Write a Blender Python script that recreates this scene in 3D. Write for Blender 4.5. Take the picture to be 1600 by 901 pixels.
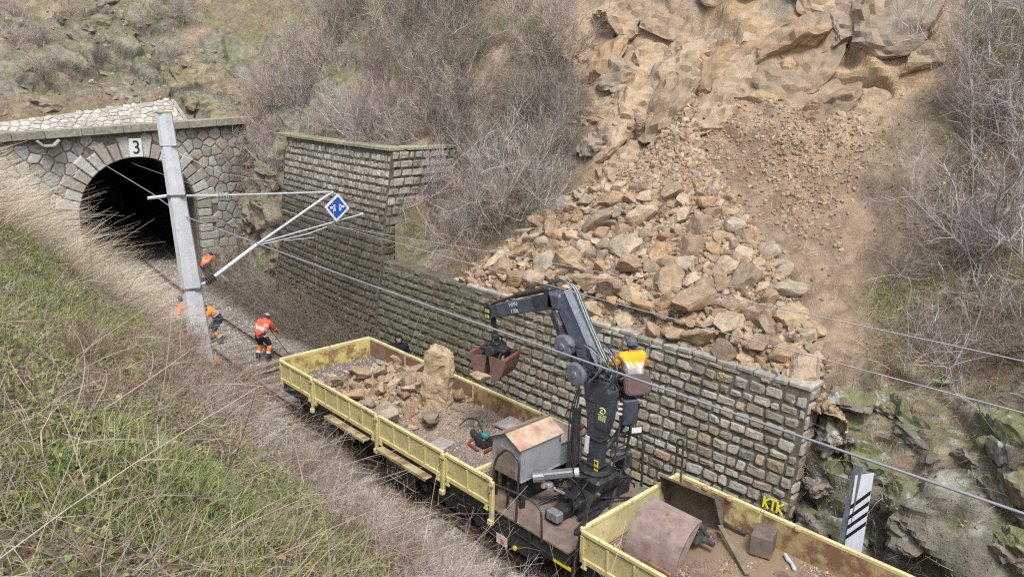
import bpy, math, random
import numpy as np
from mathutils import Vector, Matrix, Quaternion
R = math.radians
rng = np.random.default_rng(7)
random.seed(7)
for o in list(bpy.data.objects):
    bpy.data.objects.remove(o)
scene = bpy.context.scene
COL = scene.collection

# ------------------------------------------------------------------ camera
cam_d = bpy.data.cameras.new('camera')
cam_d.sensor_width = 36.0
cam_d.lens = 36.0 * 1174.8 / 1600.0
cam_d.clip_start = 0.05
cam_d.clip_end = 1500
cam = bpy.data.objects.new('camera', cam_d)
COL.objects.link(cam)
_y, _p, _r = 0.761415, 0.259881, 0.0187466
_f = Vector((math.sin(_y) * math.cos(_p), math.cos(_y) * math.cos(_p), -math.sin(_p)))
_rt = Vector((math.cos(_y), -math.sin(_y), 0))
_up = _rt.cross(_f)
_rr = math.cos(_r) * _rt + math.sin(_r) * _up
_uu = -math.sin(_r) * _rt + math.cos(_r) * _up
cam.matrix_world = Matrix(((_rr.x, _uu.x, -_f.x, -9.918), (_rr.y, _uu.y, -_f.y, 0), (_rr.z, _uu.z, -_f.z, 8.906), (0, 0, 0, 1)))
scene.camera = cam

# ------------------------------------------------------------------ light
SUN_EL, SUN_AZ = R(58), R(215)          # azimuth measured from +Y towards +X
world = bpy.data.worlds.new('World')
scene.world = world
world.use_nodes = True
wn = world.node_tree
bg = wn.nodes['Background']
sky = wn.nodes.new('ShaderNodeTexSky')
sky.sky_type = 'NISHITA'
sky.sun_disc = False
sky.sun_elevation = SUN_EL
sky.sun_rotation = SUN_AZ
sky.air_density = 1.0
sky.dust_density = 2.0
sky.ozone_density = 1.0
hs = wn.nodes.new('ShaderNodeHueSaturation')
hs.inputs['Saturation'].default_value = 0.55
wn.links.new(sky.outputs[0], hs.inputs['Color'])
wn.links.new(hs.outputs[0], bg.inputs[0])
bg.inputs[1].default_value = 0.12
sd = bpy.data.lights.new('sun', 'SUN')
sd.energy = 1.5
sd.angle = R(16)
sd.color = (1.0, 1.0, 1.0)
sun = bpy.data.objects.new('sun', sd)
COL.objects.link(sun)
_sv = Vector((math.sin(SUN_AZ) * math.cos(SUN_EL), math.cos(SUN_AZ) * math.cos(SUN_EL), math.sin(SUN_EL)))
sun.rotation_euler = _sv.to_track_quat('Z', 'Y').to_euler()
vs = scene.view_settings
vs.view_transform = 'Standard'
vs.look = 'None'
vs.gamma = 1
vs.use_curve_mapping = False
vs.exposure = 1.08
scene.cycles.max_bounces = 4
scene.cycles.diffuse_bounces = 2
scene.cycles.glossy_bounces = 2
scene.cycles.transparent_max_bounces = 4
scene.cycles.use_denoising = False
scene.cycles.filter_width = 1.2

# ------------------------------------------------------------------ object helpers
def tag(o, label=None, cat=None, group=None, kind=None):
    if label: o['label'] = label
    if cat: o['category'] = cat
    if group: o['group'] = group
    if kind: o['kind'] = kind
    return o

def empty(name, loc=(0, 0, 0), rz=0.0, label=None, cat=None, group=None):
    o = bpy.data.objects.new(name, None)
    o.empty_display_size = 0.2
    COL.objects.link(o)
    o.location = loc
    o.rotation_euler = (0, 0, rz)
    return tag(o, label, cat, group)

def link(name, me, mats, parent=None):
    o = bpy.data.objects.new(name, me)
    COL.objects.link(o)
    if mats is not None:
        for m in (mats if isinstance(mats, (list, tuple)) else [mats]):
            me.materials.append(m)
    if parent is not None:
        o.parent = parent
    return o

def np_mesh(name, V, polys, col=None, midx=None, smooth=False):
    """polys: list of int arrays (n,k); each array one polygon size"""
    V = np.ascontiguousarray(V, dtype=np.float32)
    polys = [np.asarray(p, dtype=np.int32) for p in polys if len(p)]
    me = bpy.data.meshes.new(name)
    nl = sum(p.size for p in polys)
    nf = sum(len(p) for p in polys)
    me.vertices.add(len(V)); me.vertices.foreach_set('co', V.ravel())
    me.loops.add(nl); me.loops.foreach_set('vertex_index', np.concatenate([p.ravel() for p in polys]))
    me.polygons.add(nf)
    ls = []; s = 0
    for p in polys:
        n, k = p.shape
        ls.append(s + np.arange(n, dtype=np.int32) * k); s += n * k
    me.polygons.foreach_set('loop_start', np.concatenate(ls))
    if midx is not None:
        me.polygons.foreach_set('material_index', np.asarray(midx, dtype=np.int32))
    me.polygons.foreach_set('use_smooth', np.full(nf, bool(smooth)))
    me.update(calc_edges=True)
    if col is not None:
        c = np.ones((len(V), 4), dtype=np.float32); c[:, :3] = col
        at = me.color_attributes.new('Col', 'FLOAT_COLOR', 'POINT')
        at.data.foreach_set('color', c.ravel())
    return me

def rotm(rx=0, ry=0, rz=0):
    return np.array((Matrix.Rotation(rz, 3, 'Z') @ Matrix.Rotation(ry, 3, 'Y') @ Matrix.Rotation(rx, 3, 'X')))

def frame_from(d, up=(0, 0, 1)):
    d = np.asarray(d, float); d = d / (np.linalg.norm(d) + 1e-9)
    u = np.asarray(up, float)
    if abs(d @ u) > 0.97: u = np.array((0, 1.0, 0)) if abs(d[1]) < .9 else np.array((1.0, 0, 0))
    s = np.cross(d, u); s /= np.linalg.norm(s)
    v = np.cross(s, d)
    return d, s, v

class MB:
    """collects shapes; every vertex carries a colour; build() links ONE mesh object"""
    def __init__(self, color=(1, 1, 1)):
        self.V = []; self.F = []; self.C = []; self.M = []; self.n = 0; self.color = color; self.mi = 0
    def add(self, V, F, color=None):
        V = np.asarray(V, float)
        self.V.append(V)
        for f in F:
            self.F.append([i + self.n for i in f]); self.M.append(self.mi)
        self.C.append(np.tile(np.asarray(color if color is not None else self.color, float), (len(V), 1)))
        self.n += len(V)
        return self
    def box(self, c, s, rot=None, bev=None, color=None):
        hx, hy, hz = [x / 2 for x in s]
        b = min(hx, hy, hz) * 0.35 if bev is None else min(bev, min(hx, hy, hz) * .9)
        V = []; idx = {}
        for sx in (-1, 1):
            for sy in (-1, 1):
                for sz in (-1, 1):
                    for a, p in (('x', (hx, hy - b, hz - b)), ('y', (hx - b, hy, hz - b)), ('z', (hx - b, hy - b, hz))):
                        idx[(sx, sy, sz, a)] = len(V); V.append((sx * p[0], sy * p[1], sz * p[2]))
        F = []
        g = lambda sx, sy, sz, a: idx[(sx, sy, sz, a)]
        for s_ in (-1, 1):
            q = [g(s_, -1, -1, 'x'), g(s_, 1, -1, 'x'), g(s_, 1, 1, 'x'), g(s_, -1, 1, 'x')]; F.append(q if s_ > 0 else q[::-1])
            q = [g(-1, s_, -1, 'y'), g(-1, s_, 1, 'y'), g(1, s_, 1, 'y'), g(1, s_, -1, 'y')]; F.append(q if s_ > 0 else q[::-1])
            q = [g(-1, -1, s_, 'z'), g(1, -1, s_, 'z'), g(1, 1, s_, 'z'), g(-1, 1, s_, 'z')]; F.append(q if s_ > 0 else q[::-1])
        for a_ in (-1, 1):
            for b_ in (-1, 1):
                def eq(q, outward):
                    P = [np.array(V[i]) for i in q]
                    n = np.cross(P[1] - P[0], P[2] - P[0])
                    F.append(q if n @ np.array(outward) > 0 else q[::-1])
                eq([g(a_, b_, -1, 'x'), g(a_, b_, 1, 'x'), g(a_, b_, 1, 'y'), g(a_, b_, -1, 'y')], (a_, b_, 0))
                eq([g(a_, -1, b_, 'x'), g(a_, 1, b_, 'x'), g(a_, 1, b_, 'z'), g(a_, -1, b_, 'z')], (a_, 0, b_))
                eq([g(-1, a_, b_, 'y'), g(1, a_, b_, 'y'), g(1, a_, b_, 'z'), g(-1, a_, b_, 'z')], (0, a_, b_))
                for c_ in (-1, 1):
                    t = [g(a_, b_, c_, 'x'), g(a_, b_, c_, 'y'), g(a_, b_, c_, 'z')]
                    F.append(t if a_ * b_ * c_ > 0 else t[::-1])
        V = np.array(V)
        if rot is not None: V = V @ np.asarray(rot).T
        return self.add(V + np.asarray(c, float), F, color)
    def beam(self, p, q, w, h, up=(0, 0, 1), bev=None, color=None):
        p = np.asarray(p, float); q = np.asarray(q, float)
        d, s, v = frame_from(q - p, up)
        rot = np.stack([s, d, v], axis=1)
        return self.box((p + q) / 2, (w, np.linalg.norm(q - p), h), rot, bev, color)
    def tube(self, pts, r, n=8, cap=True, color=None):
        pts = np.asarray(pts, float); k = len(pts)
        rr = np.full(k, r, float) if np.isscalar(r) else np.asarray(r, float)
        tan = np.gradient(pts, axis=0)
        V = []; s = None
        for i in range(k):
            d = tan[i] / (np.linalg.norm(tan[i]) + 1e-9)
            if s is None:
                d, s, v = frame_from(d)
            else:
                s = s - d * (s @ d); s /= np.linalg.norm(s) + 1e-9; v = np.cross(s, d)
            for a in range(n):
                t = 2 * math.pi * a / n
                V.append(pts[i] + rr[i] * (math.cos(t) * s + math.sin(t) * v))
        F = []
        for i in range(k - 1):
            for a in range(n):
                b = (a + 1) % n
                F.append([i * n + a, (i + 1) * n + a, (i + 1) * n + b, i * n + b])
        if cap:
            F.append(list(range(n))); F.append(list(range((k - 1) * n, k * n))[::-1])
        return self.add(V, F, color)
    def cyl(self, p, q, r, n=14, r2=None, color=None):
        return self.tube([p, q], [r, r if r2 is None else r2], n, True, color)
    def lathe(self, base, axis, prof, n=16, color=None):
        d, s, v = frame_from(axis)
        V = []; F = []
        for (h, r) in prof:
            for a in range(n):
                t = 2 * math.pi * a / n
                V.append(np.asarray(base) + d * h + max(r, 1e-4) * (math.cos(t) * s + math.sin(t) * v))
        for i in range(len(prof) - 1):
            for a in range(n):
                b = (a + 1) % n
                F.append([i * n + a, (i + 1) * n + a, (i + 1) * n + b, i * n + b])
        F.append(list(range(n))); F.append(list(range((len(prof) - 1) * n, len(prof) * n))[::-1])
        return self.add(V, F, color)
    def prism(self, poly, o, ux, uy, th, color=None):
        """poly 2-D in (ux,uy) about o, thickness th along ux x uy, centred"""
        ux = np.asarray(ux, float); uy = np.asarray(uy, float)
        ux = ux / np.linalg.norm(ux); uy = uy / np.linalg.norm(uy); nz = np.cross(ux, uy)
        P = [np.asarray(o) + a * ux + b * uy for a, b in poly]; k = len(P)
        V = [p + nz * th / 2 for p in P] + [p - nz * th / 2 for p in P]
        F = [list(range(k)), list(range(k, 2 * k))[::-1]] + [[i, k + i, k + (i + 1) % k, (i + 1) % k] for i in range(k)]
        return self.add(V, F, color)
    def build(self, name, mats, parent=None, smooth=False, loc=None, recol=None):
        V = np.concatenate(self.V); C = np.concatenate(self.C)
        if recol is not None: C = recol(V, C)
        me = bpy.data.meshes.new(name)
        off = np.zeros(3)
        if loc is not None: off = np.asarray(loc, float)
        me.from_pydata([tuple(v) for v in (V - off)], [], self.F)
        me.polygons.foreach_set('material_index', self.M)
        if smooth: me.polygons.foreach_set('use_smooth', [True] * len(self.F))
        c = np.ones((len(V), 4), dtype=np.float32); c[:, :3] = C
        at = me.color_attributes.new('Col', 'FLOAT_COLOR', 'POINT'); at.data.foreach_set('color', c.ravel())
        me.update()
        o = link(name, me, mats, parent)
        if loc is not None: o.location = loc
        if smooth == 'auto':
            pass
        return o

def bez(p0, p1, p2, p3, n=10):
    t = np.linspace(0, 1, n)[:, None]
    p0, p1, p2, p3 = [np.asarray(p, float) for p in (p0, p1, p2, p3)]
    return (1 - t) ** 3 * p0 + 3 * (1 - t) ** 2 * t * p1 + 3 * (1 - t) * t * t * p2 + t ** 3 * p3

def rounded(pts, rad, n=5):
    """polyline with rounded corners"""
    pts = [np.asarray(p, float) for p in pts]
    out = [pts[0]]
    for i in range(1, len(pts) - 1):
        a, b, c = pts[i - 1], pts[i], pts[i + 1]
        u = (a - b) / np.linalg.norm(a - b); v = (c - b) / np.linalg.norm(c - b)
        r = min(rad, .45 * np.linalg.norm(a - b), .45 * np.linalg.norm(c - b))
        for t in np.linspace(0, 1, n):
            out.append((1 - t) ** 2 * (b + u * r) + 2 * t * (1 - t) * b + t * t * (b + v * r))
    out.append(pts[-1])
    return np.array(out)

# ------------------------------------------------------------------ numpy noise
def _hash(ix, iy, iz, s):
    h = (ix.astype(np.int64) * 374761393 + iy.astype(np.int64) * 668265263 + iz.astype(np.int64) * 2147483647 + s * 974634777) & 0xffffffff
    h = ((h ^ (h >> 13)) * 1274126177) & 0xffffffff
    h = ((h ^ (h >> 16)) * 2246822519) & 0xffffffff
    return ((h ^ (h >> 15)) & 0xffffff) / float(0xffffff)

def vnoise(P, s=0):
    P = np.asarray(P, float); i = np.floor(P); f = P - i; i = i.astype(np.int64)
    w = f * f * f * (f * (f * 6 - 15) + 10)
    r = 0
    for dx in (0, 1):
        for dy in (0, 1):
            for dz in (0, 1):
                ww = (w[:, 0] if dx else 1 - w[:, 0]) * (w[:, 1] if dy else 1 - w[:, 1]) * (w[:, 2] if dz else 1 - w[:, 2])
                r = r + ww * _hash(i[:, 0] + dx, i[:, 1] + dy, i[:, 2] + dz, s)
    return r * 2 - 1

def fbm(P, s=0, oct=4, lac=2.03, gain=.5):
    P = np.asarray(P, float); a = 1; t = 0; r = 0
    for k in range(oct):
        r = r + a * vnoise(P, s + k * 17); t += a; P = P * lac + 11.3; a *= gain
    return r / t

def ridged(P, s=0, oct=4):
    P = np.asarray(P, float); a = 1; t = 0; r = 0
    for k in range(oct):
        r = r + a * (1 - np.abs(vnoise(P, s + k * 13)) * 2); t += a; P = P * 2.1 + 5.7; a *= .5
    return r / t

def facets(P, s=0):
    """nearest jittered cell: returns (plane displacement, cell id random, edge distance)"""
    P = np.asarray(P, float); b = np.floor(P).astype(np.int64)
    best = np.full(len(P), 1e9); sec = np.full(len(P), 1e9); disp = np.zeros(len(P)); idr = np.zeros(len(P))
    for dx in (-1, 0, 1):
        for dy in (-1, 0, 1):
            for dz in (-1, 0, 1):
                x, y, z = b[:, 0] + dx, b[:, 1] + dy, b[:, 2] + dz
                C = np.stack([x + _hash(x, y, z, s + 1), y + _hash(x, y, z, s + 2), z + _hash(x, y, z, s + 3)], 1)
                D = P - C; d = (D * D).sum(1)
                m = d < best
                sec = np.where(m, best, np.minimum(sec, d))
                G = np.stack([_hash(x, y, z, s + 5) - .5, _hash(x, y, z, s + 6) - .5, _hash(x, y, z, s + 7) - .5], 1) * 1.15
                r0 = _hash(x, y, z, s + 4)
                disp = np.where(m, r0 - .5 + (D * G).sum(1), disp)
                idr = np.where(m, _hash(x, y, z, s + 9), idr)
                best = np.where(m, d, best)
    return disp, idr, np.sqrt(sec) - np.sqrt(best)

def smooth01(x, a, b):
    t = np.clip((x - a) / (b - a), 0, 1)
    return t * t * (3 - 2 * t)

def mixc(a, b, t):
    t = np.asarray(t)[..., None]
    return np.asarray(a) * (1 - t) + np.asarray(b) * t

# ------------------------------------------------------------------ materials
def _mat(name):
    m = bpy.data.materials.new(name); m.use_nodes = True
    nt = m.node_tree; b = nt.nodes['Principled BSDF']
    return m, nt, b

def N(nt, t, **kw):
    n = nt.nodes.new(t)
    for k, v in kw.items():
        if k in ('operation', 'blend_type', 'data_type', 'feature', 'layer_name', 'attribute_name', 'distance', 'noise_dimensions'):
            setattr(n, k, v)
        else:
            n.inputs[k].default_value = v
    return n

def mat_col(name, rough=.9, nscale=6., namt=.35, bump=.3, bscale=25., bdist=.02, metal=0., spots=None, spec=.3, tint=None):
    """base colour = the mesh's own colour attribute x procedural mottling; bump from fine noise"""
    m, nt, b = _mat(name)
    L = nt.links
    at = N(nt, 'ShaderNodeVertexColor', layer_name='Col')
    tc = nt.nodes.new('ShaderNodeNewGeometry')
    n1 = N(nt, 'ShaderNodeTexNoise', Scale=nscale, Detail=6., Roughness=.65)
    L.new(tc.outputs['Position'], n1.inputs['Vector'])
    mr = N(nt, 'ShaderNodeMapRange'); mr.inputs['From Min'].default_value = .3; mr.inputs['From Max'].default_value = .7
    mr.inputs['To Min'].default_value = 1 - namt; mr.inputs['To Max'].default_value = 1 + namt
    L.new(n1.outputs['Fac'], mr.inputs['Value'])
    mx = nt.nodes.new('ShaderNodeVectorMath'); mx.operation = 'SCALE'
    L.new(at.outputs['Color'], mx.inputs[0]); L.new(mr.outputs[0], mx.inputs['Scale'])
    last = mx.outputs[0]
    for (c, sc, lo, hi, amt) in (spots or []):
        n2 = N(nt, 'ShaderNodeTexNoise', Scale=sc, Detail=5., Roughness=.7)
        L.new(tc.outputs['Position'], n2.inputs['Vector'])
        r2 = N(nt, 'ShaderNodeMapRange'); r2.inputs['From Min'].default_value = lo; r2.inputs['From Max'].default_value = hi
        r2.inputs['To Max'].default_value = amt
        L.new(n2.outputs['Fac'], r2.inputs['Value'])
        mm = nt.nodes.new('ShaderNodeMix'); mm.data_type = 'RGBA'
        L.new(r2.outputs[0], mm.inputs[0]); L.new(last, mm.inputs[6]); mm.inputs[7].default_value = (*c, 1)
        last = mm.outputs[2]
    L.new(last, b.inputs['Base Color'])
    b.inputs['Roughness'].default_value = rough
    b.inputs['Metallic'].default_value = metal
    b.inputs['Specular IOR Level'].default_value = spec
    if bump:
        n3 = N(nt, 'ShaderNodeTexNoise', Scale=bscale, Detail=8., Roughness=.7)
        L.new(tc.outputs['Position'], n3.inputs['Vector'])
        bp = N(nt, 'ShaderNodeBump', Strength=bump, Distance=bdist)
        L.new(n3.outputs['Fac'], bp.inputs['Height']); L.new(bp.outputs[0], b.inputs['Normal'])
    return m

MOSS = (.13, .14, .05)
M_soil = mat_col('hillside', .95, 3.5, .35, .9, 16, .06)
M_rock = mat_col('rock', .88, 4.5, .3, .8, 20, .03, spots=[((.2, .19, .17), 2.2, .55, .72, .5)])
M_boulder = mat_col('boulder', .85, 5, .35, .9, 18, .035, spots=[((.44, .24, .1), 1.6, .54, .7, .45), ((.19, .155, .12), 2.6, .54, .7, .55)])
M_gravel = mat_col('gravel', .95, 30, .45, 1., 70, .02)
M_stone = mat_col('wall_stone', .85, 9, .3, .7, 30, .015, spots=[((.17, .15, .12), 3.3, .56, .7, .55), ((.5, .48, .42), 14, .62, .72, .5)])
M_mortar = mat_col('mortar', .95, 6, .4, .6, 40, .01, spots=[(MOSS, 1.3, .55, .7, .25)])
M_grass = mat_col('grass_blade', .7, 2, .2, 0)
M_twig = mat_col('twig', .9, 3, .25, 0)
M_soot = mat_col('tunnel_lining', .95, 1.5, .3, .5, 6, .05)
M_conc = mat_col('concrete', .85, 4, .12, .35, 30, .006, spots=[((.22, .21, .19), 5, .58, .75, .5)])
M_metal_dark = mat_col('black_paint', .45, 8, .4, .15, 40, .003, spots=[((.09, .06, .045), 4, .55, .7, .5), ((.16, .14, .12), 9, .6, .74, .4)], spec=.5)
M_yellow = mat_col('yellow_paint', .6, 3, .12, .2, 30, .004, spots=[((.25, .12, .05), 6.5, .57, .68, .75), ((.36, .29, .13), 2.1, .48, .72, .55), ((.13, .09, .06), 24, .62, .7, .55)], spec=.4)
M_rusty = mat_col('rusted_yellow_paint', .75, 4, .2, .35, 30, .005, spots=[((.2, .1, .06), 2.6, .46, .58, .85), ((.1, .06, .045), 8, .6, .72, .6)])
M_rust = mat_col('rust', .8, 5, .3, .4, 35, .005, spots=[((.36, .16, .06), 2.4, .55, .72, .6), ((.08, .06, .05), 7, .56, .7, .6)])
M_galv = mat_col('galvanised', .4, 5, .15, .1, 30, .003, metal=.3, spots=[((.34, .17, .08), 3.0, .6, .72, .6)], spec=.5)
M_rail = mat_col('rail_steel', .6, 10, .3, .2, 40, .003)
M_wood = mat_col('old_wood', .9, 6, .35, .6, 40, .01, spots=[((.28, .25, .2), 5, .5, .7, .5)])
M_cloth = mat_col('cloth', .9, 18, .12, .35, 30, .02)
M_skin = mat_col('skin', .6, 20, .08, 0)
M_paint = mat_col('paint', .55, 9, .1, .05, 40, .002)
M_wire = mat_col('wire', .4, 4, .1, 0, metal=.2)
M_rubber = mat_col('hose_rubber', .5, 9, .3, .1, 40, .002)
M_scar = mat_col('scar_rock', .9, 3.5, .25, .8, 20, .03, spots=[((.46, .29, .15), 1.1, .54, .7, .5), ((.27, .21, .16), 2.0, .56, .72, .5)])
def mat_water():
    m, nt, b = _mat('muddy_water')
    b.inputs['Base Color'].default_value = (.26, .19, .12, 1); b.inputs['Roughness'].default_value = .06
    b.inputs['Specular IOR Level'].default_value = .6
    return m
M_water = mat_water()

# ------------------------------------------------------------------ track axis
_ty = np.array([-30, 0, 8.5, 15, 22, 28, 34, 40, 50, 70.])
_tx = np.array([-.9, -.42, -.26, -.14, .1, .42, .85, 1.5, 2.9, 6.2])
def track_x(y):
    return np.interp(y, _ty, _tx)
_ys = np.linspace(-30, 70, 401)
_xs = np.convolve(np.pad(np.interp(_ys, _ty, _tx), 12, mode='edge'), np.ones(25) / 25, 'valid')
def track_x(y): return np.interp(y, _ys, _xs)
# ------------------------------------------------------------------ surfaces
class Surf:
    def __init__(self, G):
        self.G = G
        du = np.gradient(G, axis=0); dv = np.gradient(G, axis=1)
        n = np.cross(du, dv); self.A = np.linalg.norm(n, axis=2)
        n /= self.A[..., None] + 1e-9
        if n[..., 2].mean() < 0: n = -n
        self.Nn = n
    def sample(self, k, wfun=None, r=rng):
        G = self.G; nu, nv = G.shape[:2]
        W = self.A[:-1, :-1].copy()
        if wfun is not None: W = W * wfun(G[:-1, :-1])
        W = W.ravel(); c = np.cumsum(W); 
        if c[-1] <= 0: return np.zeros((0, 3)), np.zeros((0, 3))
        id_ = np.searchsorted(c, r.random(k) * c[-1]); id_ = np.clip(id_, 0, len(W) - 1)
        i, j = np.divmod(id_, nv - 1); a = r.random(k)[:, None]; b = r.random(k)[:, None]
        P = (1 - a) * (1 - b) * G[i, j] + a * (1 - b) * G[i + 1, j] + (1 - a) * b * G[i, j + 1] + a * b * G[i + 1, j + 1]
        return P, self.Nn[i, j]
    def mesh(self, name, col):
        G = self.G; nu, nv = G.shape[:2]
        I = np.arange(nu * nv).reshape(nu, nv)
        F = np.stack([I[:-1, :-1], I[1:, :-1], I[1:, 1:], I[:-1, 1:]], -1).reshape(-1, 4)
        du = G[1:, :-1] - G[:-1, :-1]; dv = G[:-1, 1:] - G[:-1, :-1]
        if np.cross(du, dv)[..., 2].mean() < 0: F = F[:, ::-1]
        return np_mesh(name, G.reshape(-1, 3), [F], col.reshape(-1, 3), smooth=True)

# ---- the cutting's right-hand hillside, one sheet that turns the corner and runs over the portal
PR = dict(
 rock=[(0, -.5), (.2, 1.0), (.6, 2.2), (1.1, 3.1), (2.5, 3.9), (4.7, 5.9), (8.5, 10.2), (14.5, 17), (32, 32)],
 wall=[(.5, -.5), (.52, 1.5), (.58, 3.0), (.8, 3.3), (2.6, 4.5), (4.8, 6.55), (8, 10.3), (13, 17), (32, 33)],
 tall=[(1.0, -.5), (1.05, 3.), (1.1, 6.2), (1.45, 6.8), (3.2, 7.6), (5.2, 9.5), (8.4, 12.8), (13.5, 18), (32, 34)],
 clif=[(0, -.5), (.35, 1.3), (.7, 3.2), (1.1, 5.2), (1.9, 7.0), (3.6, 8.9), (7.3, 12.7), (12.5, 18), (32, 34)],
 port=[(.25, 5.9), (.35, 6.2), (.45, 6.5), (.7, 6.85), (2.4, 8.1), (4.6, 10.0), (8.4, 13.2), (13.6, 18), (32, 34)])
ST = [(3.1, -30, 1, 0, 'rock'), (3.1, 4.6, 1, 0, 'rock'), (3.15, 5.3, 1, 0, 'rock'), (3.2, 6.1, 1, 0, 'wall'), (3.2, 19.9, 1, 0, 'wall'), (3.2, 20.6, 1, 0, 'tall'),
      (3.3, 25, 1, 0, 'tall'), (3.5, 28.0, 1, 0, 'tall'), (3.6, 28.6, 1, 0, 'clif'), (4.1, 32, 1, 0, 'clif'), (4.9, 35, .98, .15, 'clif'), (6.2, 36.9, .8, .6, 'clif'),
      (6.9, 37.3, .35, .94, 'port'), (5.0, 37.35, 0, 1, 'port'), (-6, 37.35, 0, 1, 'port'), (-40, 37.35, 0, 1, 'port')]
sp = np.array([s[:2] for s in ST], float)
arc = np.concatenate([[0], np.cumsum(np.linalg.norm(np.diff(sp, axis=0), axis=1))])
prof = np.array([PR[s[4]] for s in ST], float)
_a = [np.arange(0, 26, .35), np.arange(26, arc[-2] + 9, .085), np.arange(arc[-2] + 9, arc[-1], .4)]
U = np.concatenate(_a)
tn = [np.linspace(0, 3, 42)[:-1], np.linspace(3, 6.6, 130)[:-1], np.linspace(6.6, 8, 26)]
T = np.concatenate(tn)
bx = np.interp(U, arc, sp[:, 0]); by = np.interp(U, arc, sp[:, 1])
nx = np.interp(U, arc, [s[2] for s in ST]); ny = np.interp(U, arc, [s[3] for s in ST])
nn = np.hypot(nx, ny); nx /= nn; ny /= nn
PD = np.stack([np.interp(U, arc, prof[:, k, 0]) for k in range(9)], 1)
PZ = np.stack([np.interp(U, arc, prof[:, k, 1]) for k in range(9)], 1)
D = np.stack([np.interp(T, np.arange(9), PD[i]) for i in range(len(U))])
Z = np.stack([np.interp(T, np.arange(9), PZ[i]) for i in range(len(U))])
# the portal's coping climbs towards the right, so does the ground behind it
G0 = np.stack([bx[:, None] + nx[:, None] * D, by[:, None] + ny[:, None] * D, Z], -1)
isport = smooth01(G0[..., 1], 37.0, 37.6) * (Z > 5.5)
G0[..., 2] += isport * (G0[..., 0] - 1.5) * .05
du = np.gradient(G0, axis=0); dv = np.gradient(G0, axis=1)
n0 = np.cross(du, dv); n0 /= np.linalg.norm(n0, axis=2)[..., None] + 1e-9
if n0[..., 2].mean() < 0: n0 = -n0
shp = G0.shape[:2]
F0 = G0.reshape(-1, 3)
X_, Y_, Z_ = F0[:, 0], F0[:, 1], F0[:, 2]
wob = fbm(F0 * .35, 3, 3)
# how far inside the landslide's scar (0 outside .. 1)
sl_l = np.interp(X_, [3, 4, 6, 8, 10, 12, 16, 30], [16.6, 16.3, 15.2, 15.2, 17.5, 20.5, 25, 38]) + wob * 1.6
sl_r = np.interp(X_, [3, 4, 6, 8, 10, 12, 16, 30], [5.6, 5.6, 6.0, 6.9, 6.9, 6.6, 5.6, 4]) + wob * .9
scar = smooth01(sl_l - Y_, -.5, .7) * smooth01(Y_ - sl_r, -.4, .6) * (X_ > 3.5)
rockz = np.clip(smooth01(5.9 - Y_, -.1, .5) * smooth01(4.0 + .35 * wob - Z_, -.3, .4)
     + smooth01(Y_, 28.1, 28.8) * smooth01(11 + 3 * wob - Z_, -2, 3) * (X_ > 2)
     + smooth01(Y_, 37.2, 37.8) * smooth01(fbm(F0 * np.array([.3, .3, .45]), 40, 3), -.25, .1) * .95 * (Z_ > 8.2) * (X_ < 9), 0, 1)
scar_rock = scar * smooth01(Z_ + wob * .9, 7.1, 8.3)
strat = F0 @ np.array([[.55, .3, .25], [-.25, .6, .35], [.45, -.8, 1.35]]).T + fbm(F0 * .6, 150, 3)[:, None] * .35
wz = np.where(scar > .3, .34, np.where(Y_ < 7, .6, .62))[:, None]
Q1 = np.where((Y_ < 6.4)[:, None], F0 * np.array([.5, .42, .8]) + fbm(F0 * .7, 151, 3)[:, None] * .3, strat * wz)
Q2 = np.where((Y_ < 6.4)[:, None], F0 * np.array([1.3, 1.1, 2.0]), strat * wz * 2.6)
d1, i1, e1 = facets(Q1, 5)
d2, i2, e2 = facets(Q2 + 3, 25)
d3, i3, e3 = facets(Q2 * 2.7 + 9, 35)
d1 = d1 * smooth01(e1, -.02, .1) - .08 * (1 - smooth01(e1, 0, .05)); d2 = d2 * smooth01(e2, -.05, .16) - .08 * (1 - smooth01(e2, 0, .1)); d3 = d3 * smooth01(e3, 0, .3)
rk = np.clip(rockz + scar_rock * .85, 0, 1)
def ledge(ya, yb, za, zb, A, dp):
    w = Z_ - (za + (zb - za) * (Y_ - ya) / (yb - ya)) - fbm(F0 * .55, 160, 3) * .6
    return A * smooth01(Y_, min(ya, yb) - .2, min(ya, yb) + .5) * smooth01(max(ya, yb) + .2 - Y_, 0, .7) * np.where(w > 0, np.exp(-np.maximum(w, 0) / dp), 0) * (X_ > 5)
ledges = ledge(7.9, 11.2, 9.4, 9.1, .55, .8) + ledge(13.4, 15.4, 7.7, 7.9, .6, .9) + ledge(12.0, 14.3, 9.3, 10.2, .35, .6) + ledge(9.0, 10.6, 11.0, 11.3, .4, .6)
disp = rk * (d1 * np.where(Y_ < 6.4, .95, .8) + d2 * np.where(Y_ < 6.4, .34, .26) + d3 * .09) + (1 - rk) * fbm(F0 * .9, 8, 4) * .32 + rk * fbm(F0 * 3, 9, 4) * .08 + (1 - rk) * fbm(F0 * 4, 19, 3) * .05
disp += ledges
_dg = disp.reshape(shp)
for _ in range(1):
    _dg[1:-1] = (_dg[:-2] + 2 * _dg[1:-1] + _dg[2:]) / 4; _dg[:, 1:-1] = (_dg[:, :-2] + 2 * _dg[:, 1:-1] + _dg[:, 2:]) / 4
disp = _dg.ravel().copy() + rk * fbm(F0 * 5.5, 161, 3) * .045
disp *= smooth01(np.tile(T, shp[0]), -.01, .05)
near_wall = (Y_ > 5.9) & (Y_ < 28.3) & (Z_ < np.where(Y_ < 20.2, 3.4, 6.9))
disp = np.where(near_wall, np.minimum(disp, 0) * .0, disp)
edge_w = ((Y_ > 5.9) & (Y_ < 28.3)) * (1 - smooth01(np.tile(T, shp[0]), 2.9, 3.9))
disp *= 1 - edge_w
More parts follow.
